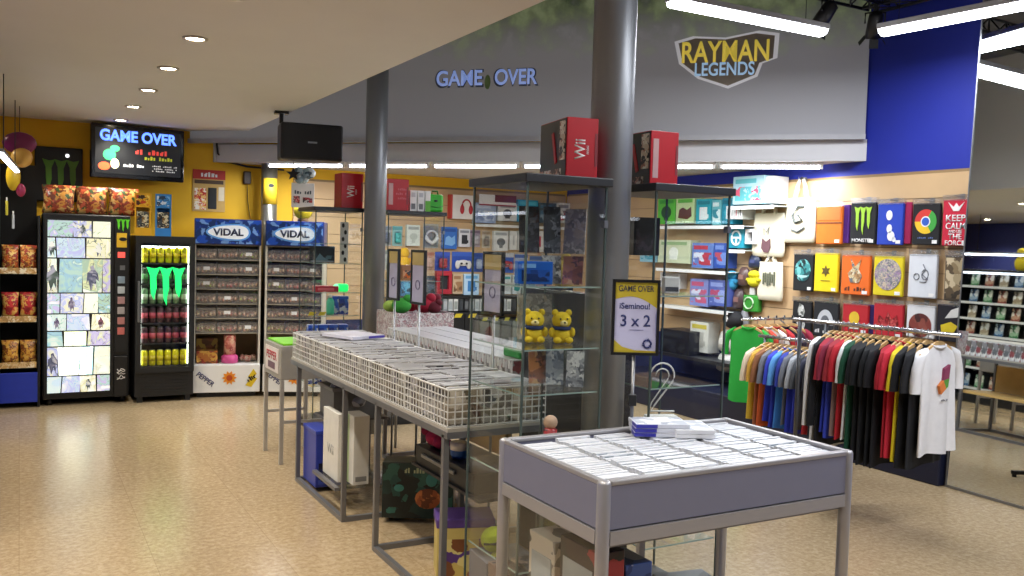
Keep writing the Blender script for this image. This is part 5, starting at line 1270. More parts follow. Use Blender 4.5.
r4 = [((389, 274, 400, 296), 'box', 'dark blue box', '#2a4a70', '#3a6a98', '#16283c'), ((401, 274, 411, 296), 'box', 'teal blue box', '#2a6a90', '#4a98b8', '#183848'), ((424, 276, 435, 297), 'box', 'dark slate box', '#26343e', '#3c5468', '#121a20'), ((437, 271, 452, 294), 'frame', 'red box with dark window', '#b02838', '#26282c', '#333333'), ((453, 274, 463, 294), 'box', 'tan picture box', '#c8b090', '#a07a58', '#705038'), ((464, 274, 479, 295), 'product', 'light blue box', '#b8d8f0', '#6aa8d8', '#3a80c0'), ((503, 275, 511, 294), 'product', 'white teal-marked box', '#d0d8d8', '#48a0a0', '#b0b8b8'), ((513, 275, 521, 294), 'product', 'white box with teal block', '#d4dcdc', '#30908c', '#30908c'), ((523, 276, 536, 296), 'box', 'pale green box', '#b8c8c0', '#80a090', '#607870')]
for rc, st, nm, a, b_, c in r4: goods(A, rc, st, nm+' in the fourth row of the back slatwall', 'accessory_box', 'box', a, b_, c, .08)
shelf(A, 386, 440, 297.5, 'dark shelf under the blue boxes on the back slatwall', .16, True)
shelf(A, 437, 545, 296, 'dark shelf under the red and light blue boxes on the back slatwall', .16, True)
shelf(A, 437, 545, 312, 'dark shelf of game cases near the bottom of the back slatwall', .22, True)
for j in range(20):
    x = 438+j*5.3
    loc, rz, w, h = place(A, (x, 299, x+4.2, 311), .16)
    t = thing('spine_game', 'game case standing spine-out on the low dark shelf, %s from the far pillar side' % ORD[j], 'game case', loc, rz, 'spine-out game cases on the back wall')
    MB().b2((-w/2, -.16, 0), (w/2, -.02, h), 0, .001).build('case', mat(['#26282c', '#c8ccc8', '#3a3e40', '#8a9090', '#dcdcd8'][(j*3) % 5], .3), t)
    MB().b2((-w*.4, -.162, h*.15), (w*.4, -.16, h*.8)).build('spine_print', mat(['#6a6e70', '#9aa09a', '#b0b4b4', '#404448', '#a8b0b0'][(j*2) % 5], .4), t)
for j in range(3):
    loc, rz, w, h = place(A, (437+j*14, 313, 450.5+j*14, 336), .3)
    t = thing('black_bin', 'black bin with slanted yellow tag below the spine-out games, %s from the pillar' % ORD[j], 'bin', loc, rz, 'black bins on the back wall')
    MB().b2((-w/2, -.3, 0), (w/2, -.02, h), 0, .004).build('body', BK2, t); MB().poly([(-w*.3, h*.8), (w*.2, h*.8), (w*.35, h*.97), (-w*.15, h*.97)], -.304, -.3).build('yellow_tag', mat('#c8b428', .5), t)
for j in range(5):
    loc, rz, w, h = place(A, (480+j*11, 318, 489+j*11, 345), .25)
    t = thing('folded_pack', 'dark green-grey pack on the low back-wall shelf, %s from the black bins' % ORD[j], 'pack', loc, rz, 'dark packs low on the back wall')
    MB().b2((-w/2, -.25, 0), (w/2, -.02, h*.9), 0, .01).build('pack', mat(['#3a4640', '#505a54', '#2e3834', '#606a62', '#444c48'][j], .6), t); MB().poly([(-w*.3, h*.9), (w*.2, h*.9), (w*.35, h*1.02), (-w*.15, h*1.02)], -.254, -.25).build('yellow_tag', mat('#a8a440', .5), t)
shelf(A, 437, 480, 337, 'dark low shelf under the black bins', .32, True)
shelf(A, 478, 545, 346, 'dark low shelf under the green-grey packs', .28, True)
# --- right wall, behind the case with the sign
goods(B, (733, 176, 764, 204), 'box', 'big pale blue picture box on the top shelf beside the totes', 'game_bundle', 'box', '#a8d0dc', '#5ab0b8', '#c8506a', .22)
goods(B, (765, 176, 773, 203), 'stripe', 'white upright box end beside the pale blue picture box', 'game_bundle', 'box', '#dcdcdc', '#a8a8b0', '#888888', .2)
shelf(B, 732, 774, 206, 'white shelf holding the pale blue picture box', .24)
goods(B, (658, 198, 675, 224), 'product', 'bright green box with dark shape behind the sign case', 'game_bundle', 'box', '#58b838', '#3a9a2a', '#1c4a20', .14)
goods(B, (676, 197, 694, 223), 'product', 'green and cream box with brown shape behind the sign case', 'game_bundle', 'box', '#b8d098', '#60b040', '#5a3424', .14)
goods(B, (696, 199, 711, 224), 'product', 'teal box with white console picture', 'game_bundle', 'box', '#1c98a8', '#0f7888', '#dce4e4', .14)
goods(B, (712, 200, 721, 225), 'box', 'teal and white box beside the case edge', 'game_bundle', 'box', '#60a8b0', '#c8dcdc', '#2a8090', .14)
goods(B, (722, 198, 733, 224), 'product', 'deep teal box next to the cartridge row', 'game_bundle', 'box', '#127f96', '#0c6478', '#2aa0b4', .14)
for j in range(4):
    goods(B, (726+j*4.2, 206, 729.6+j*4.2, 219), 'stripe', 'white cartridge box in the short row, %s from the deep teal box' % ORD[j], 'cartridge_box', 'box', '#d4d8d8', ['#5a5e60', '#8a9090', '#b04048', '#404448'][j], depth=.18, grp='white cartridge boxes')
shelf(B, 658, 744, 226, 'white glass shelf under the green and teal boxes', .2)
goods(B, (640, 240, 656, 262), 'box', 'pale blue box at the far corner of the second row', 'game_bundle', 'box', '#8ab8c8', '#3a90a8', '#d8e0e0', .14)
goods(B, (658, 240, 690, 263), 'product', 'wide cream and green box behind the sign case', 'game_bundle', 'box', '#c0c8a8', '#8aa878', '#dfe4dc', .14)
goods(B, (692, 243, 713, 268), 'box', 'blue picture box with red kart-like shapes', 'game_bundle', 'box', '#5a78b8', '#a83848', '#c8d0e0', .14)
goods(B, (714, 243, 727, 268), 'box', 'dark blue picture box beside the case edge', 'game_bundle', 'box', '#2c4ea0', '#6a84c4', '#a84858', .14)
shelf(B, 656, 728, 270, 'white glass shelf under the second row of boxes', .2)
goods(B, (729, 228, 744, 248), 'wheel', 'teal box with white steering wheel ring', 'wheel_box', 'box', '#1a8ea4', '#0f6f84', '#dfe8e8', .12)
goods(B, (745, 229, 754, 244), 'frame', 'white open-fronted box beside the teal wheel box', 'frame_box', 'box', '#dcdcdc', '#2a3440', '#333333', .12)
shelf(B, 728, 745, 250, 'small white shelf under the teal wheel box', .16)
goods(B, (660, 273, 680, 288), 'product', 'white pack under the cream box', 'accessory_pack', 'pack', '#d4d4d4', '#a8a8a8', '#b8b8bc', .1)
goods(B, (690, 279, 708, 306), 'box', 'purple and blue picture box in the third row', 'game_bundle', 'box', '#7c86c0', '#b85878', '#c8cce0', .14)
goods(B, (709, 280, 727, 306), 'box', 'blue picture box in the third row beside the case edge', 'game_bundle', 'box', '#5060a8', '#8898d0', '#a84868', .14)
shelf(B, 656, 728, 308, 'white glass shelf under the third row of boxes', .2)
goods(B, (722, 270, 734, 290), 'plush', 'sky blue plush hanging beside the case edge', 'plush_toy', 'plush toy', '#3a9ac8', '#2f86b0', depth=.12)
goods(B, (735, 267, 746, 286), 'pouch', 'dark patterned pouch beside the yellow plush', 'pouch', 'pouch', '#5a4440', '#8a6a60', depth=.1)
goods(B, (730, 289, 741, 309), 'pouch', 'dark patterned pouch above the black cap', 'pouch', 'pouch', '#4a3a3c', '#7a5a58', depth=.1)
goods(B, (743, 270, 757, 287), 'plush', 'lemon yellow plush hanging beside the totes', 'plush_toy', 'plush toy', '#d8d020', '#c8c018', depth=.12)
goods(B, (746, 254, 758, 268), 'pouch', 'navy pouch hanging beside the lower tote', 'pouch', 'pouch', '#26304c', '#46507a', depth=.08)
# green ring bag, black cap, white pouches
loc, rz, w, h = place(B, (742, 291, 757, 312), .08)
t = thing('ring_bag', 'green hanging bag with a pale ring beside the totes', 'bag', loc, rz)
MB().b2((-w/2, -.07, 0), (w/2, -.005, h*.8), 0, .015).build('pouch', mat('#2f8a2a', .6), t); MB().tube([(w*.3*math.cos(a)-w*.08, -.075, h*.42+h*.27*math.sin(a)) for a in [2*PI*i/18 for i in range(18)]], .008, 8, closed=True).build('ring', mat('#b8d8b0', .5), t); MB().b2((-w*.2, -.05, h*.8), (w*.15, -.02, h*1.15), 0, .01).build('white_tag', WHITE, t)
loc, rz, w, h = place(B, (719, 309, 738, 331), .16)
t = thing('baseball_cap', 'black cap hanging on the slatwall above the green T-shirt', 'cap', loc, rz)
MB().ball((0, -.09, h*.5), (w*.48, .09, h*.42)).build('crown', mat('#1a1a1e', .8), t); s = MB(); s.poly([(.0, -.02), (w*.5, .02), (w*.62, -.06), (w*.3, -.13), (0, -.1)], -.12, -.112); s.build('visor', BLACK, t); MB().poly(circ(-.01, h*.55, .025, .03, 5), -.184, -.165).build('badge', WHITE, t)
goods(B, (738, 308, 746, 330), 'pouch', 'clear grey pouch beside the black cap', 'pouch', 'pouch', '#8a8c90', '#b0b2b4', depth=.08)
goods(B, (714, 330, 730, 352), 'pouch', 'white cloth pouch under the black cap', 'pouch', 'pouch', '#d4d0c8', '#e0ddd6', depth=.16)
goods(B, (690, 322, 708, 352), 'product', 'tall white bag with yellow tag seen through the sign case', 'paper_bag', 'bag', '#d4d4cc', '#c8b840', '#b0b0a8', .16)
goods(B, (660, 330, 689, 356), 'box', 'wide black carton seen through the sign case', 'carton', 'carton', '#16181c', '#20242a', '#0e1012', .3)
goods(B, (712, 353, 730, 372), 'pouch', 'pale cloth bundle under the white pouch', 'pouch', 'pouch', '#c8c8c0', '#d8d8d4', depth=.16)
shelf(B, 656, 732, 358, 'dark shelf under the black carton and white bags', .34, True)
# --- tote bags
def tote(label, rect, top, seed, design):
    loc, rz, w, h = place(B, rect, .06); random.seed(seed)
    xm = (rect[0]+rect[2])/2; zt = hit(xm, top, 0, RW-.09).z-loc.z
    t = thing('tote_bag', label, 'tote bag', loc, rz, 'cream tote bags on the slatwall')
    n = 20; rings = []
    for i, tt in enumerate((0, .03, .15, .4, .7, .95, 1)):
        kw = (.86, .97, 1.02, 1, .97, .93, .93)[i]; kd = (.2, .7, 1, .9, .7, .5, .42)[i]
        rings.append([(w/2*kw*math.copysign(abs(math.cos(a))**.5, math.cos(a)), -.045+.03*kd*math.sin(a)*(1+.2*math.sin(3*a+i*1.3)), h*tt) for a in [2*PI*j/n for j in range(n)]])
    MB().loft(rings).build('body', mat('#e2dcc4', .9, 0, .05, 20, bump=.2), t)
    for y in (-.06, -.035):
        s = MB(); hz = zt-h
        pts = [(-w*.2, y, h*.96), (-w*.12, y, h+hz*.5), (-.02, -.05, h+hz*.93), (0, -.05, h+hz), (.02, -.05, h+hz*.93), (w*.12, y, h+hz*.5), (w*.2, y, h*.96)]
        for p, q in zip(pts, pts[1:]): s.bar(p, q, .006, .026)
        s.build('handle', mat('#e2dcc4', .9, 0, .05, 20), t)
    design(t, w, h)
    hk = thing('wall_hook', 'steel hook carrying the '+label, 'hook', loc+Vector((0, 0, zt-.012)), rz); 
    s = MB(); s.cyl((0, .0, 0), (0, -.085, 0), .004, 8); s.tube([(0, -.08, 0), (0, -.09, .005), (0, -.092, .02)], .004, 6); s.build('rod', STEEL, hk); MB().b2((-.015, -.006, -.02), (.015, 0, .02)).build('plate', STEEL, hk)
def des_a(t, w, h):
    s = MB(); s.poly([(-.05, h*.42), (-.06, h*.2), (-.02, h*.1), (.03, h*.1), (.06, h*.22), (.05, h*.42), (.0, h*.34)], -.082, -.074); s.build('print', mat('#6a4a50', .8), t)
    s = MB(); s.tube([(-.03, -.078, h*.5), (-.04, -.076, h*.66), (0, -.076, h*.56), (.03, -.076, h*.68), (.02, -.078, h*.5)], .004, 6); s.build('print_line', mat('#8a8a88', .8), t)
def des_b(t, w, h):
    s = MB(); s.tube([(.06, -.078, h*.8), (.0, -.08, h*.82), (-.07, -.08, h*.6), (-.03, -.081, h*.45), (.05, -.081, h*.5), (.0, -.081, h*.62)], .012, 8); s.tube([(-.08, -.079, h*.3), (0, -.081, h*.24), (.08, -.079, h*.34)], .009, 8); s.build('print', mat('#5a605c', .8), t)
def des_c(t, w, h):
    s = MB(); random.seed(3)
    for i in range(6): x = -.07+.028*i; s.b2((x, -.083, h*.42+.02*math.sin(i*2)), (x+.015, -.073, h*.72+.02*math.sin(i*3)))
    s.build('print', mat('#6a6e5c', .8), t)
tote('cream tote bag with a dark red cup-shaped print', (752, 213, 784, 257), 178, 1, des_a)
tote('cream tote bag with a grey swirl print', (784, 198, 815, 243), 178, 2, des_b)
tote('cream tote bag with faint dark print hung below the others', (757, 262, 782, 301), 257, 3, des_c)
# --- folded T-shirts in clear bags on pegs
def tee_pack(rect, col, label, design=None, back=None):
    loc, rz, w, h = place(B, rect, .07)
    w *= .97
    t = thing('folded_shirt', label, 'folded T-shirt', loc, rz, 'folded T-shirts on the slatwall')
    MB().b2((-w/2, -.07, 0), (w/2, -.04, h*.93), 0, .008).build('shirt', mat(col, .85, 0, .06, 25), t)
    if back:
        MB().b2((-w/2+.05, -.035, .01), (w/2+.05, -.008, h*.95), 0, .008).build('shirt_behind', mat(back, .85), t)
    s = MB(); s.b2((-w/2-.004, -.0735, h*.9), (w/2+.004, -.036, h*1.03)); s.build('bag_header', glass_mat((.92, .92, .93), .25, .4, .25), t)
    s = MB(); s.b2((w*.26, -.0725, .012), (w*.44, -.07, .04)); s.build('size_label', WHITE, t)
    s = MB(); s.cyl((0, 0, h), (0, -.1, h), .004, 8); s.b2((-.02, -.006, h-.02), (.02, 0, h+.02)); s.build('peg', STEEL, t)
    if design: design(t, w, h)
    return t
def P(t, pts, c, name='print', y=-.0735, d=.004): return MB().poly(pts, y, y+d).build(name, mat(c, .7), t)
def d_band(t, w, h): P(t, [(-w/2, h*.5), (w/2, h*.5), (w/2, h*.53), (-w/2, h*.53)], '#5a3a20', 'dark_band'); P(t, [(-w*.45, h*.58), (w*.45, h*.58), (w*.45, h*.88), (-w*.45, h*.88)], '#c86a28', 'upper_print')
def d_claw(t, w, h): s = MB(); claw(s, 0, h*.52, w*.62, h*.62, -.0745, -.07); s.build('claw_print', mat('#9ac834', .7), t); text('MONSTER', w*.8, h*.08, WHITE, t, (0, -.0735, h*.08), 'lettering')
def d_snow(t, w, h):
    s = MB()
    for a, b_, ra, rb in ((-.02, .66, .12, .1), (.0, .36, .1, .09), (.07, .2, .14, .1), (.2, .12, .07, .05)): s.poly(circ(a*w, b_*h, ra*w, rb*h*1.1, 16), -.0745, -.07)
    s.build('white_print', mat('#e6e8ec', .7), t)
def d_wheel(t, w, h):
    r = w*.4
    for k, c in enumerate(('#c8342c', '#e0b820', '#3a9a3c')):
        a0 = PI/6+k*2*PI/3+PI/2-PI/3
        P(t, [(r*math.cos(a0+2*PI/3*i/12), h*.52+r*math.sin(a0+2*PI/3*i/12)) for i in range(13)]+[(r*.35*math.cos(a0+2*PI/3*i/6), h*.52+r*.35*math.sin(a0+2*PI/3*i/6)) for i in range(6, -1, -1)], c, 'coloured_segment')
    P(t, circ(0, h*.52, r*.44, r*.44), '#e6e6e6', 'white_ring', -.0745); P(t, circ(0, h*.52, r*.34, r*.34), '#2a58b8', 'blue_disc', -.0755)
    bars(w*.6, h*.03, mat('#5a70a8', .7), t, (0, -.0708, h*.16), 9)
def d_calm(t, w, h):
    text('KEEP', w*.72, h*.13, WHITE, t, (0, -.0735, h*.56)); text('CALM', w*.72, h*.13, WHITE, t, (0, -.0735, h*.40)); text('AND USE', w*.5, h*.06, WHITE, t, (0, -.0735, h*.29)); text('THE', w*.5, h*.11, WHITE, t, (0, -.0735, h*.19)); text('FORCE', w*.72, h*.10, WHITE, t, (0, -.0735, h*.06))
    s = MB(); s.poly([(-w*.3, h*.88), (-w*.1, h*.7), (w*.1, h*.7), (w*.3, h*.88), (w*.1, h*.78), (0, h*.86), (-w*.1, h*.78)], -.0745, -.07); s.build('emblem', WHITE, t)
def d_swirl(t, w, h):
    s = MB(); s.poly(circ(0, h*.52, w*.4, h*.28), -.0735, -.07); s.build('teal_print', pmat(('#1c4a50', '#3a8a8c', '#70b8b8', '#14282c'), 26), t); P(t, circ(.0, h*.4, w*.28, h*.07, 20, PI, 2*PI), '#a8d0d0', 'pale_arc', -.0745)
def d_star(t, w, h): P(t, [((.2 if i % 2 == 0 else .1)*w*math.cos(PI/2+PI*i/6), h*.5+(.2 if i % 2 == 0 else .1)*w*math.sin(PI/2+PI*i/6)) for i in range(12)], '#5a4a14', 'star_print'); P(t, [(-w*.2, h*.26), (w*.2, h*.26), (w*.2, h*.275), (-w*.2, h*.275)], '#5a4a14', 'rule_print')
def d_orange(t, w, h):
    s = MB(); s.poly([(-w*.16, h*.28), (-w*.26, h*.5), (-w*.1, h*.62), (-w*.18, h*.85), (0, h*.66), (w*.2, h*.84), (w*.12, h*.6), (w*.24, h*.44), (w*.14, h*.28)], -.0735, -.07); s.build('emblem_print', pmat(('#c8b890', '#8a6a48', '#e0d8c0', '#b08a60', '#60707a'), 40), t); bars(w*.75, h*.1, mat('#5a2a14', .7), t, (0, -.0708, h*.14), 7)
def d_disc(t, w, h): s = MB(); s.poly(circ(0, h*.5, w*.46, w*.46, 30), -.0735, -.07); s.build('disc_print', pmat(('#8a8c90', '#b0a8a0', '#6a7078', '#c8b8a0', '#9a80a0'), 55), t)
def d_line(t, w, h):
    s = MB(); s.tube([(w*.02, -.0725, h*.72), (w*.12, -.0725, h*.6), (0, -.0725, h*.5), (w*.2, -.0725, h*.4), (w*.14, -.0725, h*.34), (-.02, -.0725, h*.34)], .004, 6); s.tube([(-w*.2+w*.1*math.cos(a), -.0725, h*.45+w*.1*math.sin(a)) for a in [2*PI*i/10 for i in range(10)]], .004, 6, closed=True); s.tube([(w*.1+w*.12*math.cos(a), -.0725, h*.5+w*.16*math.sin(a)) for a in [2*PI*i/10 for i in range(10)]], .004, 6, closed=True); s.build('line_print', mat('#7a7e86', .7), t)
def d_sepia(t, w, h): s = MB(); s.b2((-w*.44, -.0735, h*.05), (w*.44, -.07, h*.88)); s.build('photo_print', pmat(('#a89878', '#5a4c3a', '#c8b898', '#383028', '#887658'), 18), t)
def d_white(t, w, h):
    s = MB(); s.poly([(-w*.1, h*.5), (-w*.22, h*.62), (-w*.12, h*.86), (w*.08, h*.8), (w*.18, h*.64), (.1*w, h*.5)], -.0735, -.07); s.poly([(-w*.2, h*.14), (-w*.24, h*.34), (w*.1, h*.44), (w*.22, h*.3), (w*.16, h*.16)], -.0735, -.07); s.build('white_print', pmat(('#c8ccc8', '#a0a4a0', '#606460', '#e0e0e0'), 34), t)
def d_dome(t, w, h): P(t, circ(0, h*.32, w*.34, h*.4, 20, 0, PI)+[(-w*.34, h*.32)], '#b8bcc0', 'dome_print'); P(t, circ(0, h*.32, w*.2, h*.25, 20, 0, PI)+[(-w*.2, h*.32)], '#5a5e64', 'inner_print', -.0745); bars(w*.85, h*.1, mat('#c8c8c8', .7), t, (0, -.0708, h*.15), 8)
def d_blob(t, w, h): P(t, circ(-w*.02, h*.5, w*.2, h*.2), '#d8b42c', 'yellow_print'); P(t, [(-w*.22, h*.16), (w*.2, h*.16), (w*.18, h*.32), (-w*.2, h*.32)], '#d8d8d0', 'pale_print', -.0742)
def d_red(t, w, h): s = MB(); s.poly([(-w*.4, h*.3), (-w*.3, h*.6), (-w*.1, h*.5), (0, h*.7), (w*.14, h*.5), (w*.3, h*.64), (w*.4, h*.3)], -.0735, -.07); s.build('dark_print', pmat(('#8a1c24', '#c85a58', '#6a1018', '#a83038'), 40), t)
def d_reddisc(t, w, h): s = MB(); s.poly(circ(0, h*.36, w*.4, w*.38, 28), -.0735, -.07); s.build('disc_print', pmat(('#5a2a2a', '#803a34', '#402022', '#8a4a40'), 16), t)
def d_yel(t, w, h): P(t, [(-w*.3, h*.2), (-w*.34, h*.4), (0, h*.5), (w*.25, h*.4), (w*.1, h*.22)], '#d8c01c', 'yellow_print'); P(t, [(-.05, h*.58), (0, h*.8), (w*.25, h*.88), (w*.4, h*.72), (w*.2, h*.62)], '#d8d8d4', 'white_print')
packs = [((816, 203, 842, 244), '#e0701c', 'orange folded T-shirt with a dark band beside the swirl tote', d_band, '#5a2a8a'),
 ((850, 199, 876, 244), '#15161a', 'black folded T-shirt with green claw print, top row', d_claw, None), ((877, 200, 903, 245), '#2240b0', 'royal blue folded T-shirt with white round shapes', d_snow, '#a02050'),
 ((912, 200, 940, 245), '#16171b', 'black folded T-shirt with red green yellow ring print', d_wheel, None), ((942, 196, 970, 246), '#c0203a', 'red folded T-shirt with stacked white lettering, last of the top row', d_calm, None),
 ((793, 251, 813, 291), '#17191d', 'black folded T-shirt with teal grinning disc print', d_swirl, None), ((814, 250, 838, 292), '#e4cc14', 'yellow folded T-shirt with small dark star print', d_star, None),
 ((841, 252, 870, 295), '#e0681c', 'orange folded T-shirt with pale emblem in the middle row', d_orange, None), ((873, 253, 903, 296), '#dcc820', 'yellow folded T-shirt with big grey disc print', d_disc, None),
 ((908, 251, 937, 298), '#d4d8de', 'white folded T-shirt with thin grey line drawing', d_line, None), ((944, 252, 968, 301), '#5a5044', 'dark folded T-shirt with sepia photo print, last of the middle row', d_sepia, None),
 ((792, 298, 811, 335), '#16171a', 'black folded T-shirt with white figure-like print, bottom row', d_white, None), ((813, 299, 838, 337), '#1c1e22', 'black folded T-shirt with pale dome print, bottom row', d_dome, None),
 ((842, 302, 868, 334), '#b01c26', 'red folded T-shirt with yellow round print, bottom row', d_blob, '#3a2a6a'), ((873, 301, 903, 338), '#b4202c', 'red folded T-shirt with dark jagged print, bottom row', d_red, None),
 ((906, 303, 935, 338), '#d8dadc', 'white folded T-shirt with dark red disc print, bottom row', d_reddisc, None), ((936, 302, 966, 342), '#1a1620', 'black folded T-shirt with yellow and white print, last of the bottom row', d_yel, None)]
for rc, c, lab, d, bk in packs: tee_pack(rc, c, lab, d, bk)
# ================================================================== HANGING T-SHIRTS
def hanger_proto():
    s = MB(); s.tube([(0, 0, -.055), (0, 0, -.02), (.012, 0, .008), (0, 0, .02), (-.016, 0, .012)], .0028, 6); hook = s.mesh('hook', STEEL)
    s = MB(); pts = [(-.2, 0, -.128), (-.1, 0, -.085), (-.03, 0, -.058), (0, 0, -.055), (.03, 0, -.058), (.1, 0, -.085), (.2, 0, -.128)]
    for p, q in zip(pts, pts[1:]): s.bar(p, q, .012, .024)
    return hook, s.mesh('arm', WOOD)
HK, ARM = hanger_proto()
def hanger(loc, rz, lab, grp):
    t = thing('coat_hanger', lab, 'coat hanger', loc, rz, grp)
    for nm, me in (('hook', HK), ('arm', ARM)):
        o = bpy.data.objects.new(nm, me); COL.objects.link(o); o.parent = t
    return t
def tee(loc, rz, col, lab, grp, length=.68, sleeve=None, long=False, seed=0, width=.46, design=None, slim=.36, fold=.45):
    random.seed(seed)
    t = thing('hanging_shirt', lab, 'T-shirt', loc, rz, grp)
    m = mat(col, .9, 0, .08, 22); ph = random.uniform(0, 6); n = 36; W = width/2
    rings = []
    prof = [(-.066, .075, .016), (-.078, .10, .02), (-.096, .15, .022), (-.118, .198, .026), (-.14, .212, .034), (-.19, .205, .045), (-.26, .2, .05), (-.36, .198, .05), (-.48, .203, .05), (-.085-length*.86, .21, .05), (-.085-length, .214, .05)]
    for i, (z, hw_, th) in enumerate(prof):
        f = max(0, (i-4)/6)
        rings.append([(hw_*W/.23*math.copysign(abs(math.cos(a))**.7, math.cos(a)), (th*slim*math.sin(a)) + f*fold*(.022*math.sin(3.3*math.cos(a)*2+ph+i*.15)+.01*math.sin(9*math.cos(a)+ph)), z+(.008*math.sin(4*math.cos(a)+ph) if i == 10 else 0)) for a in [2*PI*j/n for j in range(n)]])
    MB().loft(rings, 0, False, False).build('body', m, t)
    sm = mat(sleeve, .9, 0, .08, 22) if sleeve else m
    for k in (-1, 1):
        s = MB(); rr = []
        L = .5 if long else .2
        for i in range(7):
            u = i/6; cx = k*W/.23*(.196+.055*math.sin(min(1, u*1.4)*PI/2)+.01*u); cz = -.128-.01-L*u
            ra, rb = .04-.004*u+(.02*(1-u) if i < 3 else 0), .05-(.022*u if long else .004*u)
            tx = .6*(1-u)
            rr.append([(cx+ra*math.cos(a)*(1-.3*tx), 1.15*slim*rb*math.sin(a)+.003*math.sin(3*a+i+ph), cz+ra*.7*math.cos(a)*k*-tx+(.035*(1-u))) for a in [2*PI*j/14 for j in range(14)]])
        s.loft(rr, 0, True, False); s.build('sleeve', sm, t)
    s = MB(); s.tube([(.076*math.cos(a)*W/.23, .022*math.sin(a), -.064-.016*(1 if math.sin(a) < 0 else .2)*abs(math.sin(a))) for a in [2*PI*i/18 for i in range(18)]], .007, 6, closed=True); s.build('collar', sm if sleeve else m, t)
    if design: design(t)
    return t
def clothes_rack(label, a, b, z, legs):
    a, b = Vector(a), Vector(b); d = b-a; L = d.length
    t = thing('clothes_rack', label, 'clothes rack', (a.x, a.y, 0), math.atan2(d.y, d.x))
    MB().cyl((-.05, 0, z), (L+.05, 0, z), .014, 14).build('rail', mat('#c8c8cc', .2, .9), t)
    if legs:
        for x in legs:
            MB().cyl((x, 0, .05), (x, 0, z), .013, 12).build('post', mat('#5a5c60', .3, .7), t)
            s = MB(); s.b2((x-.02, -.15, .02), (x+.02, .15, .05), 0, .006)
            for y in (-.13, .13): s.cyl((x, y, 0), (x, y, .025), .018, 10)
            s.build('foot', BLACK, t)
    return t
ZR = 1.2
Ra, Rb = Vector((4.60, 4.285, 0)), Vector((4.735, 3.26, 0))
clothes_rack('chrome clothes rail packed with T-shirts beside the wall mirror', Ra, Rb, ZR, (.0, .2))
rdir = (Rb-Ra).normalized(); rzr = math.atan2(rdir.y, rdir.x)+PI/2
row1 = [('#dcdcdc', None, 1, .72, 'white long-sleeved top at the far end of the packed rail'), ('#14161c', None, 1, .7, 'black long-sleeved top behind the white long-sleeved one'), ('#2a3aa8', '#a8283c', 0, .6, 'blue T-shirt with red shoulders on the packed rail'), ('#3444b8', '#8a2a44', 0, .62, 'blue T-shirt with dark red shoulders on the packed rail'), ('#8a7470', '#a02c38', 0, .6, 'grey T-shirt with red sleeves on the packed rail'), ('#b8202e', None, 0, .62, 'bright red T-shirt among the dark ones'), ('#dedede', None, 0, .62, 'white T-shirt before the dark green one'), ('#154a34', None, 0, .66, 'dark green T-shirt on the packed rail'),
 ('#121418', None, 0, .72, 'black T-shirt next to the dark green one'), ('#16181c', None, 0, .74, 'black T-shirt with small teal mark, middle of the packed rail'), ('#101216', None, 0, .74, 'black T-shirt second after the teal-marked one'), ('#14151b', None, 0, .74, 'black T-shirt just before the red ones'), ('#a81c2c', None, 0, .66, 'dark red T-shirt first of two'), ('#c0243a', None, 0, .66, 'red T-shirt beside the yellow one'), ('#d8c01c', None, 0, .68, 'yellow T-shirt between red and black ones'), ('#131419', None, 0, .72, 'black T-shirt right behind the printed white one'), ('#17181d', None, 0, .7, 'second black T-shirt behind the printed white one')]
def print_cube(t):
    s = MB(); s.poly([(.0, -.2), (.06, -.18), (.05, -.26), (-.01, -.27)], -.046, -.03); s.build('dark_pink_print', mat('#8a3a5a', .8), t)
    s = MB(); s.poly([(-.05, -.30), (-.01, -.27), (.02, -.32), (-.03, -.35)], -.047, -.03); s.build('orange_print', mat('#d87a3a', .8), t)
    s = MB(); s.poly([(-.01, -.27), (.05, -.26), (.04, -.31), (.02, -.32)], -.047, -.03); s.build('green_print', mat('#5a9a3c', .8), t)
    bars(.08, .012, mat('#8a8a90', .8), t, (.0, -.047, -.385), 9)
def print_teal(t): MB().b2((-.2, -.03, -.27), (-.17, -.02, -.22)).build('teal_print', mat('#3a8a90', .8), t)
Lr = (Rb-Ra).length
N1 = len(row1)+1
pos = [.27+.037*i for i in range(8)]+[.575+.045*i for i in range(4)]+[.765, .80, .845, .89, .93, 1.0]
for i, (c, sl_, lg, ln, lab) in enumerate(row1+[('#e2e2e4', None, 0, .68, 'white T-shirt with a small coloured cube print at the near end of the rail')]):
    p = Ra+rdir*pos[i]*(Lr/1.08); p.z = ZR; random.seed(i+40); a = rzr+rad(random.uniform(-3, 3))
    if i == N1-1: a = rzr-rad(1)
    hanger(p, a, 'wooden hanger holding the '+lab if len(lab.split()) < 12 else 'wooden hanger of the '+' '.join(lab.split()[:11]), 'wooden hangers on the packed rail')
    tee(p, a, c, lab, 'T-shirts on the packed rail', .62 if i == N1-1 else ln, sl_, bool(lg), i, .41 if i == N1-1 else .46, design=print_cube if i == N1-1 else (print_teal if i == 9 else None), **({'slim': .55, 'fold': .9} if i == N1-1 else {}))
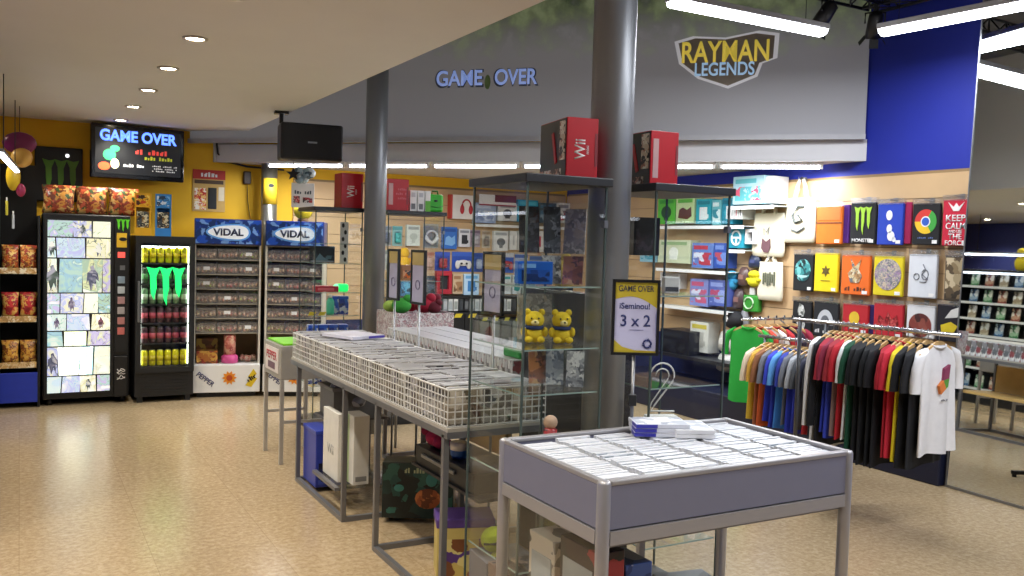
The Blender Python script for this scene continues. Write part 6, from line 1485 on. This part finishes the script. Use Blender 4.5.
# second rail: blue and grey tops
Z2 = .97
Sa, Sb = Vector((5.27, 5.28, 0)), Vector((5.36, 4.62, 0))
clothes_rack('lower black clothes rail of blue and grey tops behind the packed rail', Sa, Sb, Z2, (.01, .65))
sdir = (Sb-Sa).normalized(); rzs = math.atan2(sdir.y, sdir.x)+PI/2
row2 = [('#d8b83a', '#d8c8b0', 'yellow top with cream sleeves'), ('#a86a4a', '#c89a3a', 'brown patterned top'), ('#c85a2a', '#8a5a3a', 'orange top with brown sleeves'), ('#2a3ab0', '#70747e', 'blue top with grey shoulders'), ('#3040b8', None, 'plain royal blue top'), ('#3a7ac8', '#5a9ad8', 'sky blue top'), ('#6a6e78', '#2a3a9a', 'grey top with navy sleeves'), ('#2c3cb4', '#6a6e78', 'blue top with dark grey shoulders'), ('#2a38a8', '#9a9ea4', 'royal blue top with pale grey shoulders'), ('#44484e', None, 'charcoal grey top'), ('#b0242e', '#26283a', 'red top with navy shoulders'), ('#1a1c24', None, 'black top at the near end')]
for i, (c, sl_, nm) in enumerate(row2):
    p = Sa+sdir*(.04+.052*i); p.z = Z2; random.seed(i+80); a = rzs+rad(random.uniform(-3, 3)-4)
    hanger(p, a, 'wooden hanger of the %s on the lower black rail' % nm, 'wooden hangers on the lower rail')
    tee(p, a, c, '%s hanging on the lower black rail' % nm, 'tops on the lower rail', .6 if i % 3 else .56, sl_, False, i+100)
# wall arm with the green T-shirt facing the shop
Z3 = 1.05; AV = 5.86
t = thing('wall_rail', 'steel wall arm carrying the green T-shirt', 'clothes arm', (RW-.03, AV, 0), PI)
MB().cyl((0, 0, Z3), (.8, 0, Z3), .012, 12).build('rail', mat('#c8c8cc', .2, .9), t); MB().b2((-.0, -.03, Z3-.06), (.02, .03, Z3+.06), 0, .004).build('plate', STEEL, t); MB().cyl((.0, 0, Z3-.2), (.35, 0, Z3), .006, 8).build('brace', STEEL, t)
for k in range(7): MB().cyl((.08+k*.1, 0, Z3), (.08+k*.1, 0, Z3+.03), .008, 8).build('stop_bead', BLACK, t)
for i, (x, c, nm) in enumerate(((5.66, '#1a9a34', 'bright green T-shirt facing the shop on the wall arm'), (5.76, '#c0402c', 'red T-shirt behind the bright green one'), (5.86, '#d8d4cc', 'white T-shirt behind the bright green one'), (5.97, '#b0282e', 'crimson T-shirt behind the white one on the wall arm'), (6.08, '#2a1c2c', 'dark plum T-shirt on the wall arm near the slatwall'), (6.2, '#8a1c34', 'wine red T-shirt on the wall arm nearest the slatwall'))):
    a = -PI/2+rad(6 if i == 0 else 2*(-1)**i)
    hanger((x, AV, Z3), a, 'wooden hanger of the '+nm, 'wooden hangers on the wall arm')
    tee((x, AV, Z3), a, c, nm, 'T-shirts on the wall arm', .66, None, False, i+200, .46)
# ================================================================== LIGHT
w_ = bpy.data.worlds.new('world'); sc.world = w_; w_.use_nodes = True
w_.node_tree.nodes['Background'].inputs[0].default_value = (.6, .65, .75, 1); w_.node_tree.nodes['Background'].inputs[1].default_value = .3
def area(name, loc, sx, sy, power, col, rot=(0, 0, 0)):
    l = bpy.data.lights.new(name, 'AREA'); l.shape = 'RECTANGLE'; l.size = sx; l.size_y = sy; l.energy = power; l.color = col
    o = bpy.data.objects.new(name, l); COL.objects.link(o); o.location = loc; o.rotation_euler = rot; return o
# light of the hanging lamps, seen and added, just under each of them
for i, (x, y, a, L) in enumerate(((4.5, 4.76, 0, 1.4), (5.61, 4.0, 90, 1.0), (3.6, 1.6, 0, 1.4), (5.0, 1.2, 90, 1.4), (3.4, -.6, 0, 1.4))):
    area('hanging_lamp_light', (x, y, 3.24), L, .14, (56 if i != 1 else 26), (.92, .95, 1), (0, 0, rad(a)))
for row, x in enumerate((.87, -.6)):
    for j in range(9):
        y = 9.55-j*1.05-(row*.4)
        l = bpy.data.lights.new('downlight_light', 'SPOT'); l.energy = 84; l.color = (1, .93, .82); l.spot_size = rad(125); l.spot_blend = .7; l.shadow_soft_size = .05
        o = bpy.data.objects.new('downlight_light', l); COL.objects.link(o); o.location = (x, y, LOWC-.02)
for i in range(6):
    pc = dg_pt(2.22+i*.66+.32, -.12, SOF-.07)
    area('batten_light', pc, .9, .05, 24, (.93, .96, 1), (0, 0, rad(-45)))
# ================================================================== RENDER LOOK
sc.view_settings.view_transform = 'Standard'; sc.view_settings.look = 'None'; sc.view_settings.gamma = 1; sc.view_settings.use_curve_mapping = False
sc.view_settings.exposure = -0.15
sc.cycles.transparent_max_bounces = 40; sc.cycles.max_bounces = 10; sc.cycles.glossy_bounces = 6; sc.cycles.caustics_reflective = False; sc.cycles.caustics_refractive = False
sc.cycles.sample_clamp_indirect = 6
